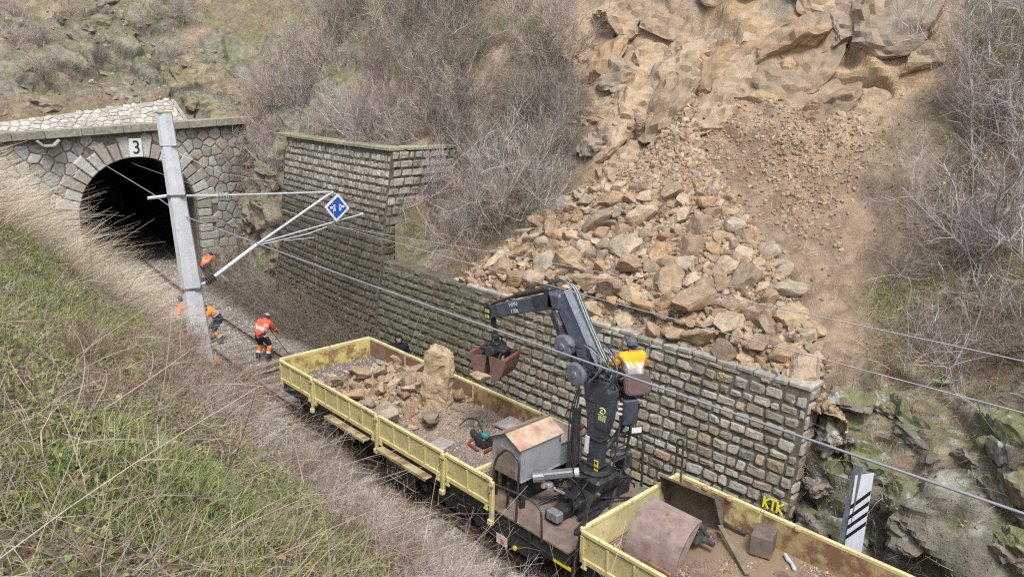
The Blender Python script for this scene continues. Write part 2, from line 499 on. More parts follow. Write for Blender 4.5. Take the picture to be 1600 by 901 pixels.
hill_flat = F0 + n0.reshape(-1, 3) * disp[:, None]
HG = hill_flat.reshape(*shp, 3)
hill = Surf(HG)
slopeness = 1 - hill.Nn[..., 2].ravel()
# own colours of soil, rock, moss, grass
c = np.tile([.2, .15, .105], (len(F0), 1))
c = mixc(c, [.29, .225, .155], smooth01(fbm(F0 * .8, 50, 4), -.1, .3))
c = mixc(c, [.18, .17, .08], smooth01(fbm(F0 * .5, 60, 4), .05, .35) * .6)
rc = mixc(np.array([.27, .245, .19]), np.array([.17, .15, .115]), i2)
rc = mixc(rc, [.33, .24, .15], smooth01(i1, .6, .9) * .6)
rc = mixc(rc, MOSS, smooth01(hill.Nn[..., 2].ravel() + fbm(F0 * 2, 70, 3) * .6, .55, .95) * .7); rc = rc * np.where(e1 < .03, .55, 1)[:, None]
lich = smooth01(fbm(F0 * 5, 75, 3), .28, .42) * (Y_ < 6.5) * (Z_ > 1.6)
rc = mixc(rc, [.42, .43, .36], lich * .6)
c = mixc(c, rc, rockz)
sc_soil = mixc(np.array([.34, .24, .16]), np.array([.27, .195, .135]), smooth01(fbm(F0 * .7, 80, 4), -.2, .3))
sc_soil = mixc(sc_soil, [.4, .26, .15], smooth01(fbm(F0 * .45 + 4, 85, 3), .1, .4) * .5)
sc_rock = mixc(np.array([.4, .3, .21]), np.array([.31, .23, .165]), i2)
sc_rock = mixc(sc_rock, [.5, .33, .16], smooth01(i1, .62, .95) * .5)
sc_rock = mixc(sc_rock, [.27, .25, .2], smooth01(fbm(F0 * .6, 88, 3), .18, .4) * .6)
c = mixc(c, sc_soil, scar)
c = mixc(c, sc_rock, scar_rock * smooth01(fbm(F0 * .5, 90, 3) + .25, -.15, .15))
c = mixc(c, [.22, .24, .09], np.clip(smooth01(fbm(F0 * .25 + 2, 93, 3) + (X_ < -7) * (Z_ > 10.5) * .9, .35, .6), 0, 1) * (Y_ > 37) * (1 - rockz * .7))
litter = smooth01(5.6 - Y_, 0, .5) * smooth01(Z_, 3.2, 4.0)
c = mixc(c, [.22, .15, .095], litter * .6)
hillcol = c.reshape(*shp, 3)
hill_me = hill.mesh('hillside', hillcol)
_fs = np.empty(len(hill_me.polygons), dtype=np.int32); hill_me.polygons.foreach_get('loop_start', _fs)
_lv = np.empty(len(hill_me.loops), dtype=np.int32); hill_me.loops.foreach_get('vertex_index', _lv)
hill_me.polygons.foreach_set('use_smooth', rk[_lv[_fs]] < .45)
hill_o = link('hillside', hill_me, M_soil)
tag(hill_o, kind='structure')
scarG = scar.reshape(shp); rockG = rk.reshape(shp)

# ---- near bank on the left of the track
def bank_h(x, y):
    prof_x = np.array([-60, -30, -14, -12, -10, -9, -8, -7, -6, -5, -4, -3, -2.25, -1.9, -1.4])
    prof_z = np.array([10, 9.2, 8.0, 7.7, 7.2, 6.8, 6.1, 5.2, 4.15, 3.1, 2.05, 1.0, .15, .0, -.12])
    z = np.interp(x, prof_x, prof_z)
    bulge = .85 * np.exp(-((y - 15.5) / 4.2) ** 2)
    z = z + bulge * smooth01(-x, 2.6, 4.5) + .6 * smooth01(y, 16, 24) * smooth01(-x, 5, 9)
    fall = smooth01(y, 19.5, 27) * .5
    z = z * (1 - fall * smooth01(-x, 1.9, 3) * smooth01(x, -9, -5))
    return z
bxs = np.concatenate([np.arange(-40, -13, .6), np.arange(-13, -1.45, .07)])
bys = np.concatenate([np.arange(-25, -1, .4), np.arange(-1, 24, .08), np.arange(24, 37.8, .2)])
BX, BY = np.meshgrid(bxs, bys, indexing='ij')
BZ = bank_h(BX, BY)
BP = np.stack([BX, BY, BZ], -1).reshape(-1, 3)
amp = smooth01(-BP[:, 0], 1.9, 3.2)
BP[:, 2] += amp * (fbm(BP * .8, 101, 4) * .3 + fbm(BP * 3.1, 102, 3) * .06)
far_ = np.linalg.norm(BP[:, :2] - np.array([-9.918, 0]), axis=1)
BP[:, 2] -= .5 * (1 - smooth01(far_, 1.5, 3.0)) * 0
bank = Surf(BP.reshape(*BX.shape, 3))
bc = mixc(np.array([.15, .12, .08]), np.array([.24, .19, .13]), smooth01(fbm(BP * 1.2, 103, 4), -.2, .3))
def gzone(P):
    x, y = P[..., 0], P[..., 1]
    def bl(cx, cy, a, b_, th): 
        u = (x - cx) * math.cos(th) + (y - cy) * math.sin(th); v = -(x - cx) * math.sin(th) + (y - cy) * math.cos(th); return np.exp(-(u / a) ** 2 - (v / b_) ** 2)
    z_ = bl(-7.5, 11.0, 2.6, 1.1, R(60)) + bl(-8.6, 4.0, .95, .6, R(50)) + .35 * bl(-7.4, 6.3, .9, .3, R(40)) + .6 * bl(-9.1, 7.6, 1.2, .8, R(70)) + .5 * bl(-5.2, 15.5, 1.4, .6, R(60)) + .35 * bl(-3.4, 11, 1.5, .5, R(80))
    return np.clip(z_ * 1.15 + fbm(P.reshape(-1, 3) * np.array([1.6, 1.6, .7]), 104, 4).reshape(x.shape) * 1.3 - .3, 0, 1)
greenf = gzone(BP) if True else smooth01(fbm(BP * np.array([.55, .55, .3]), 104, 3) + .08, .0, .3)
bc = mixc(bc, [.12, .16, .04], greenf * .7)
bc = mixc(bc, [.34, .29, .22], smooth01(-2.6 - BP[:, 0], .6, -.3) * .8)
bank_o = link('embankment', bank.mesh('embankment', bc.reshape(*BX.shape, 3)), M_soil)
tag(bank_o, kind='structure')

# ---- ballast bed between bank and walls, into the tunnel
gx = np.arange(-2.6, 7.6, .1); gy = np.concatenate([np.arange(-25, 62, .12)])
GX, GY = np.meshgrid(gx, gy, indexing='ij')
rel = np.abs(GX - track_x(GY))
GZ = -.045 - .035 * (1 - smooth01(rel, 1.35, 1.7)) - .1 * smooth01(rel, 1.5, 3.0)
GZ = GZ + .075 * smooth01(GY, 21.0, 23.5) * (rel < 1.6)
GP = np.stack([GX, GY, GZ], -1).reshape(-1, 3)
GP[:, 2] += fbm(GP * 1.5, 110, 3) * .04 * smooth01(rel.ravel(), 1.2, 1.9) + fbm(GP * 6, 111, 2) * .012
ballast = Surf(GP.reshape(*GX.shape, 3))
gc = mixc(np.array([.36, .32, .265]), np.array([.24, .205, .165]), smooth01(fbm(GP * 1.1, 112, 4), -.25, .3))
gc = mixc(gc, [.16, .13, .1], (rel.ravel() < .75) * .5 * (GP[:, 1] < 21))
gc = mixc(gc, [.13, .12, .06], smooth01(GP[:, 0], 1.9, 2.9) * (GP[:, 1] > 20) * .7)
bal_o = link('ballast', ballast.mesh('ballast', gc.reshape(*GX.shape, 3)), M_gravel)
tag(bal_o, kind='structure')
# ---- the land far around, one big sheet under everything
me = np_mesh('ground', np.array([(-400, -400, -1.2), (400, -400, -1.2), (400, 400, -1.2), (-400, 400, -1.2)]), [np.array([[0, 1, 2, 3]])], np.tile([.2, .17, .1], (4, 1)))
tag(link('ground', me, M_soil), kind='structure')
# ================================================================== masonry walls
BAT = .145
def face_x(y):                       # the walls' foot follows the track
    return np.interp(y, [-5, 21.5, 23.9, 27.5, 30.4, 32.3], [3.0, 3.0, 3.12, 3.42, 3.74, 4.1])
def stone_courses(mb, Fn, L, H, ch, cw, gap, depth, colfn, r, round_=.25):
    """Fn(u, v) -> point, u along, v up, and Fn gives outward normal as second value"""
    v = 0.0
    while v < H - ch[0] * .5:
        h = r.uniform(*ch)
        if v + h > H - .06: h = H - v
        u = -r.uniform(0, cw[0])
        while u < L:
            w = r.uniform(*cw)
            if r.random() < .12: w *= .6
            u0, u1 = max(u, 0) + gap / 2, min(u + w, L) - gap / 2
            v0, v1 = v + gap / 2 + r.uniform(0, gap * .4), v + h - gap / 2 - r.uniform(0, gap * .5)
            if u1 - u0 > .07 and v1 - v0 > .05:
                a, b = (u1 - u0) / 2, (v1 - v0) / 2; cu, cv = (u0 + u1) / 2, (v0 + v1) / 2
                k = min(a, b) * round_
                P = [(-a, -b + k), (-a + k, -b), (a - k, -b), (a, -b + k), (a, b - k), (a - k, b), (-a + k, b), (-a, b - k)]
                P = [(x + r.uniform(-.018, .018), y + r.uniform(-.018, .018)) for x, y in P]
                e = depth * r.uniform(.5, 1.25)
                t1, t2 = r.uniform(-.12, .12), r.uniform(-.12, .12)
                rings = []
                for s_, dd in ((1.03, -.02), (.97, e * .65), (.8, e), (.45, e * 1.08)):
                    for x, y in P:
                        p, n = Fn(cu + x * s_, cv + y * s_)
                        rings.append(p + n * (dd + (x * t1 + y * t2) * (dd > 0) + (r.uniform(-.006, .006) if s_ < .9 else 0)))
                p, n = Fn(cu, cv); rings.append(p + n * e)
                F = []
                for q in range(3):
                    for i in range(8):
                        j = (i + 1) % 8
                        F.append([q * 8 + i, q * 8 + j, (q + 1) * 8 + j, (q + 1) * 8 + i])
                for i in range(8): F.append([24 + i, 24 + (i + 1) % 8, 32])
                mb.add(rings, F, colfn(cu, cv, p, r))
            u += w
        v += h

def wall_thing(name, label, y0, y1, ztop, thick, ch, cw, colfn, seed, cope=None):
    root = empty(name, (face_x(y0), (y0 + y1) / 2, 0), 0, label, 'wall')
    inv = Vector(root.location)
    r = random.Random(seed)
    L = y1 - y0
    def Fn(u, v):
        y = y0 + u
        p = np.array([face_x(y) + BAT * v, y, v]); n = np.array([-.99, 0, BAT]); return p, n
    mb = MB()
    stone_courses(mb, lambda u, v: Fn(L - u, v), L, ztop, ch, cw, .052, .038, colfn, r, .32)
    core = MB()
    ys = np.arange(y0, y1 + .001, (y1 - y0) / max(2, int((y1 - y0) / .5)))
    V = []; F = []
    for i, y in enumerate(ys):
        fx = face_x(y)
        V += [(fx, y, -.3), (fx + BAT * ztop, y, ztop - .012), (fx + BAT * ztop + thick, y, ztop - .012), (fx + BAT * ztop + thick, y, -.3)]
    for i in range(len(ys) - 1):
        a, b = i * 4, i * 4 + 4
        for k in range(4):
            F.append([a + k, b + k, b + (k + 1) % 4, a + (k + 1) % 4])
    F.append([0, 1, 2, 3]); F.append([len(V) - 1, len(V) - 2, len(V) - 3, len(V) - 4])
    core.add(V, F, (.135, .115, .085))
    return root, mb, core, Fn, r

def lowcol(cu, cv, p, r):
    y, z = p[1], p[2]
    base = np.array(r.choice([(.34, .305, .24), (.3, .265, .205), (.39, .345, .28), (.26, .235, .185), (.35, .27, .185), (.38, .36, .32)]))
    base = base * r.uniform(.8, 1.12)
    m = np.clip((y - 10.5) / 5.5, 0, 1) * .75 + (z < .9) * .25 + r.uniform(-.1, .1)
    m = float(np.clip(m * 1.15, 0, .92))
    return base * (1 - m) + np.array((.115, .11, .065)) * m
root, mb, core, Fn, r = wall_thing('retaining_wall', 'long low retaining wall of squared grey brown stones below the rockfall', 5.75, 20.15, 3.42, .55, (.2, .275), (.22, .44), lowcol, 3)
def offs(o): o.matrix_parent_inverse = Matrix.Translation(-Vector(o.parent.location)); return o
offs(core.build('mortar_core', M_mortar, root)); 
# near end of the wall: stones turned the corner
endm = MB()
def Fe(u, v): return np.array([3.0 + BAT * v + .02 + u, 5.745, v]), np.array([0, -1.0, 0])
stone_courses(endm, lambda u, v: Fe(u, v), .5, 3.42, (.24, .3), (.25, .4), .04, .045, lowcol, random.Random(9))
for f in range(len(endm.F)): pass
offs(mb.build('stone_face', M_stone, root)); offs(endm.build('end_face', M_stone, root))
cap = MB()
rr_ = random.Random(5); y = 5.72
while y < 15.9:
    w = rr_.uniform(.3, .6)
    cap.box((face_x(y) + BAT * 3.42 + .26, y + w / 2, 3.44 + rr_.uniform(-.02, .02)), (.56 + rr_.uniform(-.05, .05), w - .03, .12), rotm(0, rr_.uniform(-.03, .03), rr_.uniform(-.04, .04)), .03, np.array((.37, .34, .28)) * rr_.uniform(.75, 1.1)); y += w
offs(cap.build('top_stones', M_stone, root))
# yellow paint strokes on the face by the near end
gm = MB((.8, .72, .04))
def stroke(a, b, w=.038):
    pa, n = Fn(*a); pb, _ = Fn(*b); pa = pa + n * .075; pb = pb + n * .075
    gm.beam(pa, pb, w, .012, up=n)
gy0, gz0 = .05, .9       # u from the near end, height
k = .2
for q in ([(.52, .0), (.52, .26)], [(.52, .13), (.38, .26)], [(.5, .14), (.38, .0)],
          [(.36, .26), (.2, .26)], [(.28, .26), (.28, .0)],
          [(.16, .26), (.16, .0)], [(.16, .13), (.02, .26)], [(.16, .13), (.0, .0)]):
    stroke((gy0 + q[0][0] * .8, gz0 + q[0][1] * .85), (gy0 + q[1][0] * .8, gz0 + q[1][1] * .85))
offs(gm.build('painted_letters', M_paint, root))

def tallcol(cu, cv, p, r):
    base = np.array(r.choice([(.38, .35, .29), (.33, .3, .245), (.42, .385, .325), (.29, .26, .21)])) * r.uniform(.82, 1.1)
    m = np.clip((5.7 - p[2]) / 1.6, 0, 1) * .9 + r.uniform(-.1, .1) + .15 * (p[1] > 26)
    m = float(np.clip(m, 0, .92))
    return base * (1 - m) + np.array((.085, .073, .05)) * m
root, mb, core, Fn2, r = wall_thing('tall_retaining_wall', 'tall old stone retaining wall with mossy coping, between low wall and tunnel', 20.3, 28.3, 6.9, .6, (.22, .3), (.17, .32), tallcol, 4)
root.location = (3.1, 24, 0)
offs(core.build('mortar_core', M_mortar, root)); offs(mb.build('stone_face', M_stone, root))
ret = MB()
stone_courses(ret, lambda u, v: (np.array([3.02 + BAT * v + u, 20.262, v]), np.array([0, -1.0, 0])), 2.6, 6.9, (.26, .34), (.28, .48), .055, .05, tallcol, random.Random(19))
offs(ret.build('return_face', M_stone, root))
rc_ = MB((.105, .09, .065)); V = [(3.03, 20.27, -.3), (5.6, 20.27, -.3), (6.6, 20.27, 6.87), (4.03, 20.27, 6.87)]
V += [(a, b + .55, c_) for a, b, c_ in V]
rc_.add(V, [[0, 1, 2, 3], [7, 6, 5, 4], [0, 4, 5, 1], [1, 5, 6, 2], [2, 6, 7, 3], [3, 7, 4, 0]])
offs(rc_.build('return_core', M_mortar, root))
cp = MB(); rr_ = random.Random(6); y = 20.25
while y < 28.2:
    w = rr_.uniform(.7, 1.1); cc = np.array((.3, .285, .19)) * rr_.uniform(.75, 1.1)
    cp.box((face_x(y) + BAT * 6.9 + .2, y + w / 2, 6.96), (.62, w - .015, .12), None, .02, cc); y += w
x = 4.62
while x < 6.5:
    cp.box((x + .4, 20.5, 6.962), (.79, .62, .12), None, .02, np.array((.34, .33, .2)) * rr_.uniform(.8, 1.1)); x += .8
offs(cp.build('coping', M_stone, root))

# ================================================================== tunnel portal
PY = 37.0; ACX, ARZ, ARR = 1.47, 2.95, 2.62
portal = empty('tunnel_portal', (ACX, PY, 0), 0, 'rubble stone tunnel portal with arch and numeral 3 on its keystone', 'tunnel portal')
def clip_poly(poly, a, b, c_):       # keep a x + b y <= c
    out = []
    for i in range(len(poly)):
        p, q = poly[i], poly[(i + 1) % len(poly)]
        dp, dq = a * p[0] + b * p[1] - c_, a * q[0] + b * q[1] - c_
        if dp <= 0: out.append(p)
        if dp * dq < 0:
            t = dp / (dp - dq); out.append((p[0] + t * (q[0] - p[0]), p[1] + t * (q[1] - p[1])))
    return out
def rubble(mb, x0, x1, z0, z1, cell, Fn, keep, colfn, r, depth=.05, gap=.035):
    nx_, nz_ = int((x1 - x0) / cell) + 2, int((z1 - z0) / cell) + 2
    pts = {}
    for i in range(-1, nx_ + 1):
        for j in range(-1, nz_ + 1):
            pts[i, j] = (x0 + (i + .5 * (j % 2) + r.uniform(-.36, .36)) * cell, z0 + (j + r.uniform(-.33, .33)) * cell * .86)
    for (i, j), p in pts.items():
        if not keep(*p): continue
        poly = [(p[0] - cell * 1.2, p[1] - cell * 1.2), (p[0] + cell * 1.2, p[1] - cell * 1.2), (p[0] + cell * 1.2, p[1] + cell * 1.2), (p[0] - cell * 1.2, p[1] + cell * 1.2)]
        for di in (-2, -1, 0, 1, 2):
            for dj in (-2, -1, 0, 1, 2):
                q = pts.get((i + di, j + dj))
                if q is None or (di == 0 and dj == 0): continue
                a, b = q[0] - p[0], q[1] - p[1]
                l = math.hypot(a, b)
                poly = clip_poly(poly, a / l, b / l, (a * (p[0] + q[0]) + b * (p[1] + q[1])) / 2 / l - gap / 2)
                if len(poly) < 3: break
            if len(poly) < 3: break
        if len(poly) < 3: continue
        poly = [(min(max(a, x0), x1), min(max(b, z0), z1)) for a, b in poly]
        cx = sum(a for a, b in poly) / len(poly); cz = sum(b for a, b in poly) / len(poly)
        k = len(poly); e = depth * r.uniform(.6, 1.2); V = []
        for s_, d_ in ((1.0, -.02), (.95, e * .7), (.78, e)):
            for a, b in poly:
                pp, n = Fn(cx + (a - cx) * s_, cz + (b - cz) * s_); V.append(pp + n * d_)
        pp, n = Fn(cx, cz); V.append(pp + n * e * 1.1)
        F = []
        for q in range(2):
            for i_ in range(k):
                F.append([q * k + i_, q * k + (i_ + 1) % k, (q + 1) * k + (i_ + 1) % k, (q + 1) * k + i_])
        for i_ in range(k): F.append([2 * k + i_, 2 * k + (i_ + 1) % k, 3 * k])
        mb.add(V, F, colfn(cx, cz, r))
def ztopP(x): return 6.45 + (x + 3.4) * .052
def Fp(x, z): return np.array([x, PY, z]), np.array([0, -1.0, 0])
RO = ARR + .78
def inarch(x, z, rad): return (abs(x - ACX) < rad and z < ARZ) or math.hypot(x - ACX, z - ARZ) < rad
pcol = lambda x, z, r: np.array(r.choice([(.36, .34, .3), (.41, .38, .33), (.33, .3, .26), (.38, .33, .26), (.43, .42, .38)])) * r.uniform(.75, 1.1)
mb = MB()
rubble(mb, -6.5, 6.75, -.2, 7.1, .52, Fp, lambda x, z: z < ztopP(x) - .12 and not inarch(x, z, RO - .05) and -6.6 < x < 6.8, pcol, random.Random(21), .05, .038)
offs(mb.build('rubble_face', M_stone, portal))
# the wall behind the stones, cut out for the arch
core = MB((.19, .165, .13)); NA = 28
ang = np.linspace(math.pi, 0, NA + 1)
inner = [(ACX - ARR, -.3)] + [(ACX + ARR * math.cos(a), ARZ + ARR * math.sin(a)) for a in ang] + [(ACX + ARR, -.3)]
outer = [(-6.5, -.3)] + [(ACX + (-1 if math.cos(a) < 0 else 1) * min(abs(math.cos(a)) * 9, 8 if a > 1.57 else 5.3), 0) for a in ang] + [(6.8, -.3)]
outer[1:-1] = [((-6.5 + (6.8 + 6.5) * i / NA), ztopP(-6.5 + 13.3 * i / NA) - .02) for i in range(NA + 1)]
V = [(a, PY, b) for a, b in inner] + [(a, PY, b) for a, b in outer]; k = len(inner)
F = [[i, i + 1, k + i + 1, k + i] for i in range(k - 1)]
F = [f[::-1] for f in F]
nV = len(V); V2 = [(a, b + .5, c_) for a, b, c_ in V]
F2 = [[nV + j for j in f[::-1]] for f in F]
F3 = [[k + i, k + i + 1, nV + k + i + 1, nV + k + i] for i in range(k - 1)]
core.add(V + V2, F + F2 + F3)
offs(core.build('wall_core', M_mortar, portal))
vs_ = MB(); r = random.Random(8); NV = 21
for i in range(NV):
    a0, a1 = math.pi * i / NV, math.pi * (i + 1) / NV; g = .022
    ro = RO + (.16 if i % 2 else -.1) + r.uniform(-.05, .05)
    P = [(ARR - .01, a0 + g / 2), (ARR - .01, a1 - g / 2), (ro, a1 - g / 2 + .003), (ro, a0 + g / 2 - .003)]
    cc = np.array((.5, .48, .42) if r.random() < .45 else (.37, .34, .28)) * r.uniform(.85, 1.1)
    if i == NV // 2: continue
    pts = [(ACX + q * math.cos(a), ARZ + q * math.sin(a)) for q, a in P]
    cx = sum(p[0] for p in pts) / 4; cz = sum(p[1] for p in pts) / 4
    V = [(x, PY + .3, z) for x, z in pts] + [(x, PY - .05, z) for x, z in pts] + [(cx + (x - cx) * .88, PY - .1, cz + (z - cz) * .9) for x, z in pts]
    F = []
    for q in (0, 4):
        for j in range(4): F.append([q + j, q + (j + 1) % 4, q + 4 + (j + 1) % 4, q + 4 + j])
    F.append([8, 9, 10, 11]); vs_.add(V, F, cc)
for s_ in (-1, 1):
    z = -.2; i = 0
    while z < ARZ - .02:
        h = min(r.uniform(.36, .48), ARZ - z); w = .62 if i % 2 else .9
        vs_.box((ACX + s_ * (ARR + w / 2), PY + .08, z + h / 2), (w, .34, h - .03), None, .035, np.array((.47, .45, .39) if i % 2 else (.38, .35, .3)) * r.uniform(.85, 1.1)); z += h; i += 1
offs(vs_.build('voussoirs', M_stone, portal))
def text_obj(body, size, ext, mat, name, parent=None, matrix=None, color=None):
    cu = bpy.data.curves.new(name, 'FONT'); cu.body = body; cu.size = size; cu.extrude = ext; cu.align_x = 'CENTER'; cu.align_y = 'CENTER'
    t = bpy.data.objects.new(name, cu); COL.objects.link(t); bpy.context.view_layer.update()
    me = bpy.data.meshes.new_from_object(t.evaluated_get(bpy.context.evaluated_depsgraph_get()))
    bpy.data.objects.remove(t)
    me.name = name; me.materials.clear()
    at = me.color_attributes.new('Col', 'FLOAT_COLOR', 'POINT')
    at.data.foreach_set('color', np.tile([*(color or (.02, .02, .02)), 1.0], len(me.vertices)).astype(np.float32))
    o = link(name, me, mat, parent)
    if matrix is not None:
        if parent is not None: o.matrix_parent_inverse = Matrix.Translation(-Vector(parent.location))
        o.matrix_basis = matrix
    return o
ks = MB((.72, .71, .66)); ks.box((ACX, PY - .02, ARZ + ARR + .42), (.56, .34, .84), None, .03)
kso = offs(ks.build('keystone', M_paint, portal))
t3 = text_obj('3', .74, .008, M_paint, 'numeral', None, None, (.03, .03, .035))
t3.parent = kso; t3.matrix_basis = Matrix.Translation((ACX, PY - .2, ARZ + ARR + .42)) @ Matrix.Rotation(R(90), 4, 'X') @ Matrix.Scale(1.15, 4, (0, 1, 0))
# coping with a mossy top
cp = MB(); r = random.Random(12); x = -6.5
while x < 6.7:
    w = min(r.uniform(1.2, 1.9), 6.95 - x)
    cc = np.array((.27, .25, .19)) * r.uniform(.8, 1.15)
    a = ztopP(x + w / 2)
    cp.box((x + w / 2, PY + .02, a + .16), (w - .012, .75, .36), rotm(0, -.052, 0), .03, cc); x += w
offs(cp.build('coping', M_mortar, portal))
dr = MB((.36, .34, .3)); dz = ztopP(-2.05) - .3
for a, b in (((-2.45, dz + .22), (-2.25, dz)), ((-2.25, dz), (-1.85, dz)), ((-1.85, dz), (-1.62, dz + .24))):
    dr.beam((a[0], PY - .3, a[1]), (b[0], PY - .3, b[1]), .5, .09, up=(0, 0, 1))
offs(dr.build('drain_spout', M_conc, portal))
# paved apron on the slope above the coping
ap = MB()
def Fa(u, v):
    return np.array([u, PY + .5 + v * .86, ztopP(u) + .42 + v * .5]), np.array([0, -.5, .86])
rubble(ap, -4.6, 3.9, -.3, 2.0, .36, Fa, lambda x, z: z < .25 + np.interp(x, [-4.6, -3.5, 0, 3.9], [.0, .25, .8, 1.5]) and z > -.3, lambda x, z, r: np.array((.46, .42, .36)) * r.uniform(.7, 1.1), random.Random(31), .05, .045)
offs(ap.build('stone_apron', M_stone, portal))
ab = MB((.33, .28, .23))
V = [Fa(x, z)[0] for x, z in ((-4.9, -.4), (4.1, -.4), (4.1, 1.7), (0, 1.05), (-4.9, .35))]
V += [v + np.array([0, .3, -.3]) for v in V]
ab.add(V, [[0, 1, 2, 3, 4], [9, 8, 7, 6, 5]] + [[i, 5 + i, 5 + (i + 1) % 5, (i + 1) % 5] for i in range(5)])
offs(ab.build('apron_bed', M_mortar, portal))
# bore
bore = MB((.055, .052, .05)); secs = []
for q in range(14):
    y = PY + .02 + q * 2.0; xc = ACX + (track_x(y) - track_x(PY))
    ring = [(xc - ARR + .0, y, -.4)] + [(xc + ARR * math.cos(a), y, ARZ + ARR * math.sin(a)) for a in ang] + [(xc + ARR, y, -.4)]
    secs.append(ring)
V = [p for s_ in secs for p in s_]; k = len(secs[0])
F = [[i * k + j, i * k + j + 1, (i + 1) * k + j + 1, (i + 1) * k + j] for i in range(13) for j in range(k - 1)]
F.append(list(range(13 * k, 14 * k)))
bore.add(V, F, (.055, .052, .05))
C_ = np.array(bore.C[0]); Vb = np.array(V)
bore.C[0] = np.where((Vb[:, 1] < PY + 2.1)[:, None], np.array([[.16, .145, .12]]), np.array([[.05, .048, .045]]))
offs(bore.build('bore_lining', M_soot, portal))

# ================================================================== track
def rail_profile(): return [(-.07, 0), (.07, 0), (.07, .015), (.012, .035), (.012, .11), (.036, .12), (.036, .15), (-.036, .15), (-.036, .12), (-.012, .11), (-.012, .035), (-.07, .015)]
for s_, lb in ((-1, 'worn steel rail of the track on the side of the grassy bank'), (1, 'worn steel rail of the track on the side of the stone walls')):
    ys = np.arange(-24, 60, .6); V = []; F = []; P = rail_profile(); n = len(P)
    for y in ys:
        xc = track_x(y) + s_ * .7525
        for a, b in P: V.append((xc + a, y, b + .02))
    for i in range(len(ys) - 1):
        for j in range(n): F.append([i * n + j, (i + 1) * n + j, (i + 1) * n + (j + 1) % n, i * n + (j + 1) % n])
    C = np.array([[.15, .1, .07] if (k_ % n) not in (6, 7) else [.2, .17, .15] for k_ in range(len(V))])
    me = np_mesh('rail', np.array(V), [np.array(F)], C)
    tag(link('rail', me, M_rail), lb, 'rail', 'the two running rails')
sl = MB()
sl.box((0, 0, -.075), (2.62, .25, .17), None, .025, (.16, .125, .095))
for s_ in (-1, 1): sl.box((s_ * .7525, 0, .013), (.3, .16, .016), None, .004, (.13, .09, .07))
sl0 = None
r = random.Random(2)
for i in range(84):
    y = -2 + i * .62
    if y > 47: break
    if sl0 is None: o = sl0 = sl.build('sleeper', M_wood)
    else:
        o = sl0.copy(); COL.objects.link(o)
    o.location = (track_x(y) + r.uniform(-.04, .04), y, 0.012 + r.uniform(-.012, .004)); o.rotation_euler = (0, r.uniform(-.01, .01), r.uniform(-.02, .02) - .05 * (y > 25))
    tag(o, 'weathered wooden sleeper lying in the ballast under the two rails', 'sleeper', 'sleepers of the railway track')

# ================================================================== rocks
import bmesh
def unit0(a): return a / (np.linalg.norm(a, axis=-1, keepdims=True) + 1e-9)
def icos(sub):
    bm = bmesh.new(); bmesh.ops.create_icosphere(bm, subdivisions=sub, radius=1.0)
    V = np.array([v.co[:] for v in bm.verts]); F = np.array([[v.index for v in f.verts] for f in bm.faces]); bm.free(); return V, F
ICO = {k: icos(k) for k in (1, 2, 3, 4, 5)}
def rock_shape(seed, sub=3, cuts=11, asp=(1, .8, .65), rough=.035):
    r = np.random.default_rng(seed); V, F = ICO[sub]; V = V.copy()
    Q = r.normal(size=(cuts, 3)); Q /= np.linalg.norm(Q, axis=1)[:, None]
    for q in Q:
        d = r.uniform(.42, .8); s_ = V @ q; m = s_ > d
        V[m] -= np.outer(s_[m] - d, q)
    V = V / np.abs(V).max(axis=0)
    n = V / (np.linalg.norm(V, axis=1)[:, None] + 1e-6)
    V = V + n * (fbm(V * 2.6 + seed, seed, 3) * rough * 2)[:, None]
    return V * np.array(asp), F
ROCKC = [(.39, .285, .18), (.33, .235, .15), (.45, .345, .235), (.28, .21, .145), (.39, .255, .145), (.37, .305, .225)]
rock_lib = []
for s_ in range(16):
    V, F = rock_shape(100 + s_, 3, 10 + s_ % 5, (1, .7 + .25 * ((s_ * 7) % 5) / 5, .5 + .3 * ((s_ * 3) % 4) / 4), .04)
    c0 = np.array(ROCKC[s_ % 6])
    col = c0 * (1 + .18 * fbm(V * 1.4, s_, 3))[:, None]
    rock_lib.append(np_mesh('boulder', V, [F], col)); rock_lib[-1].materials.append(M_boulder)
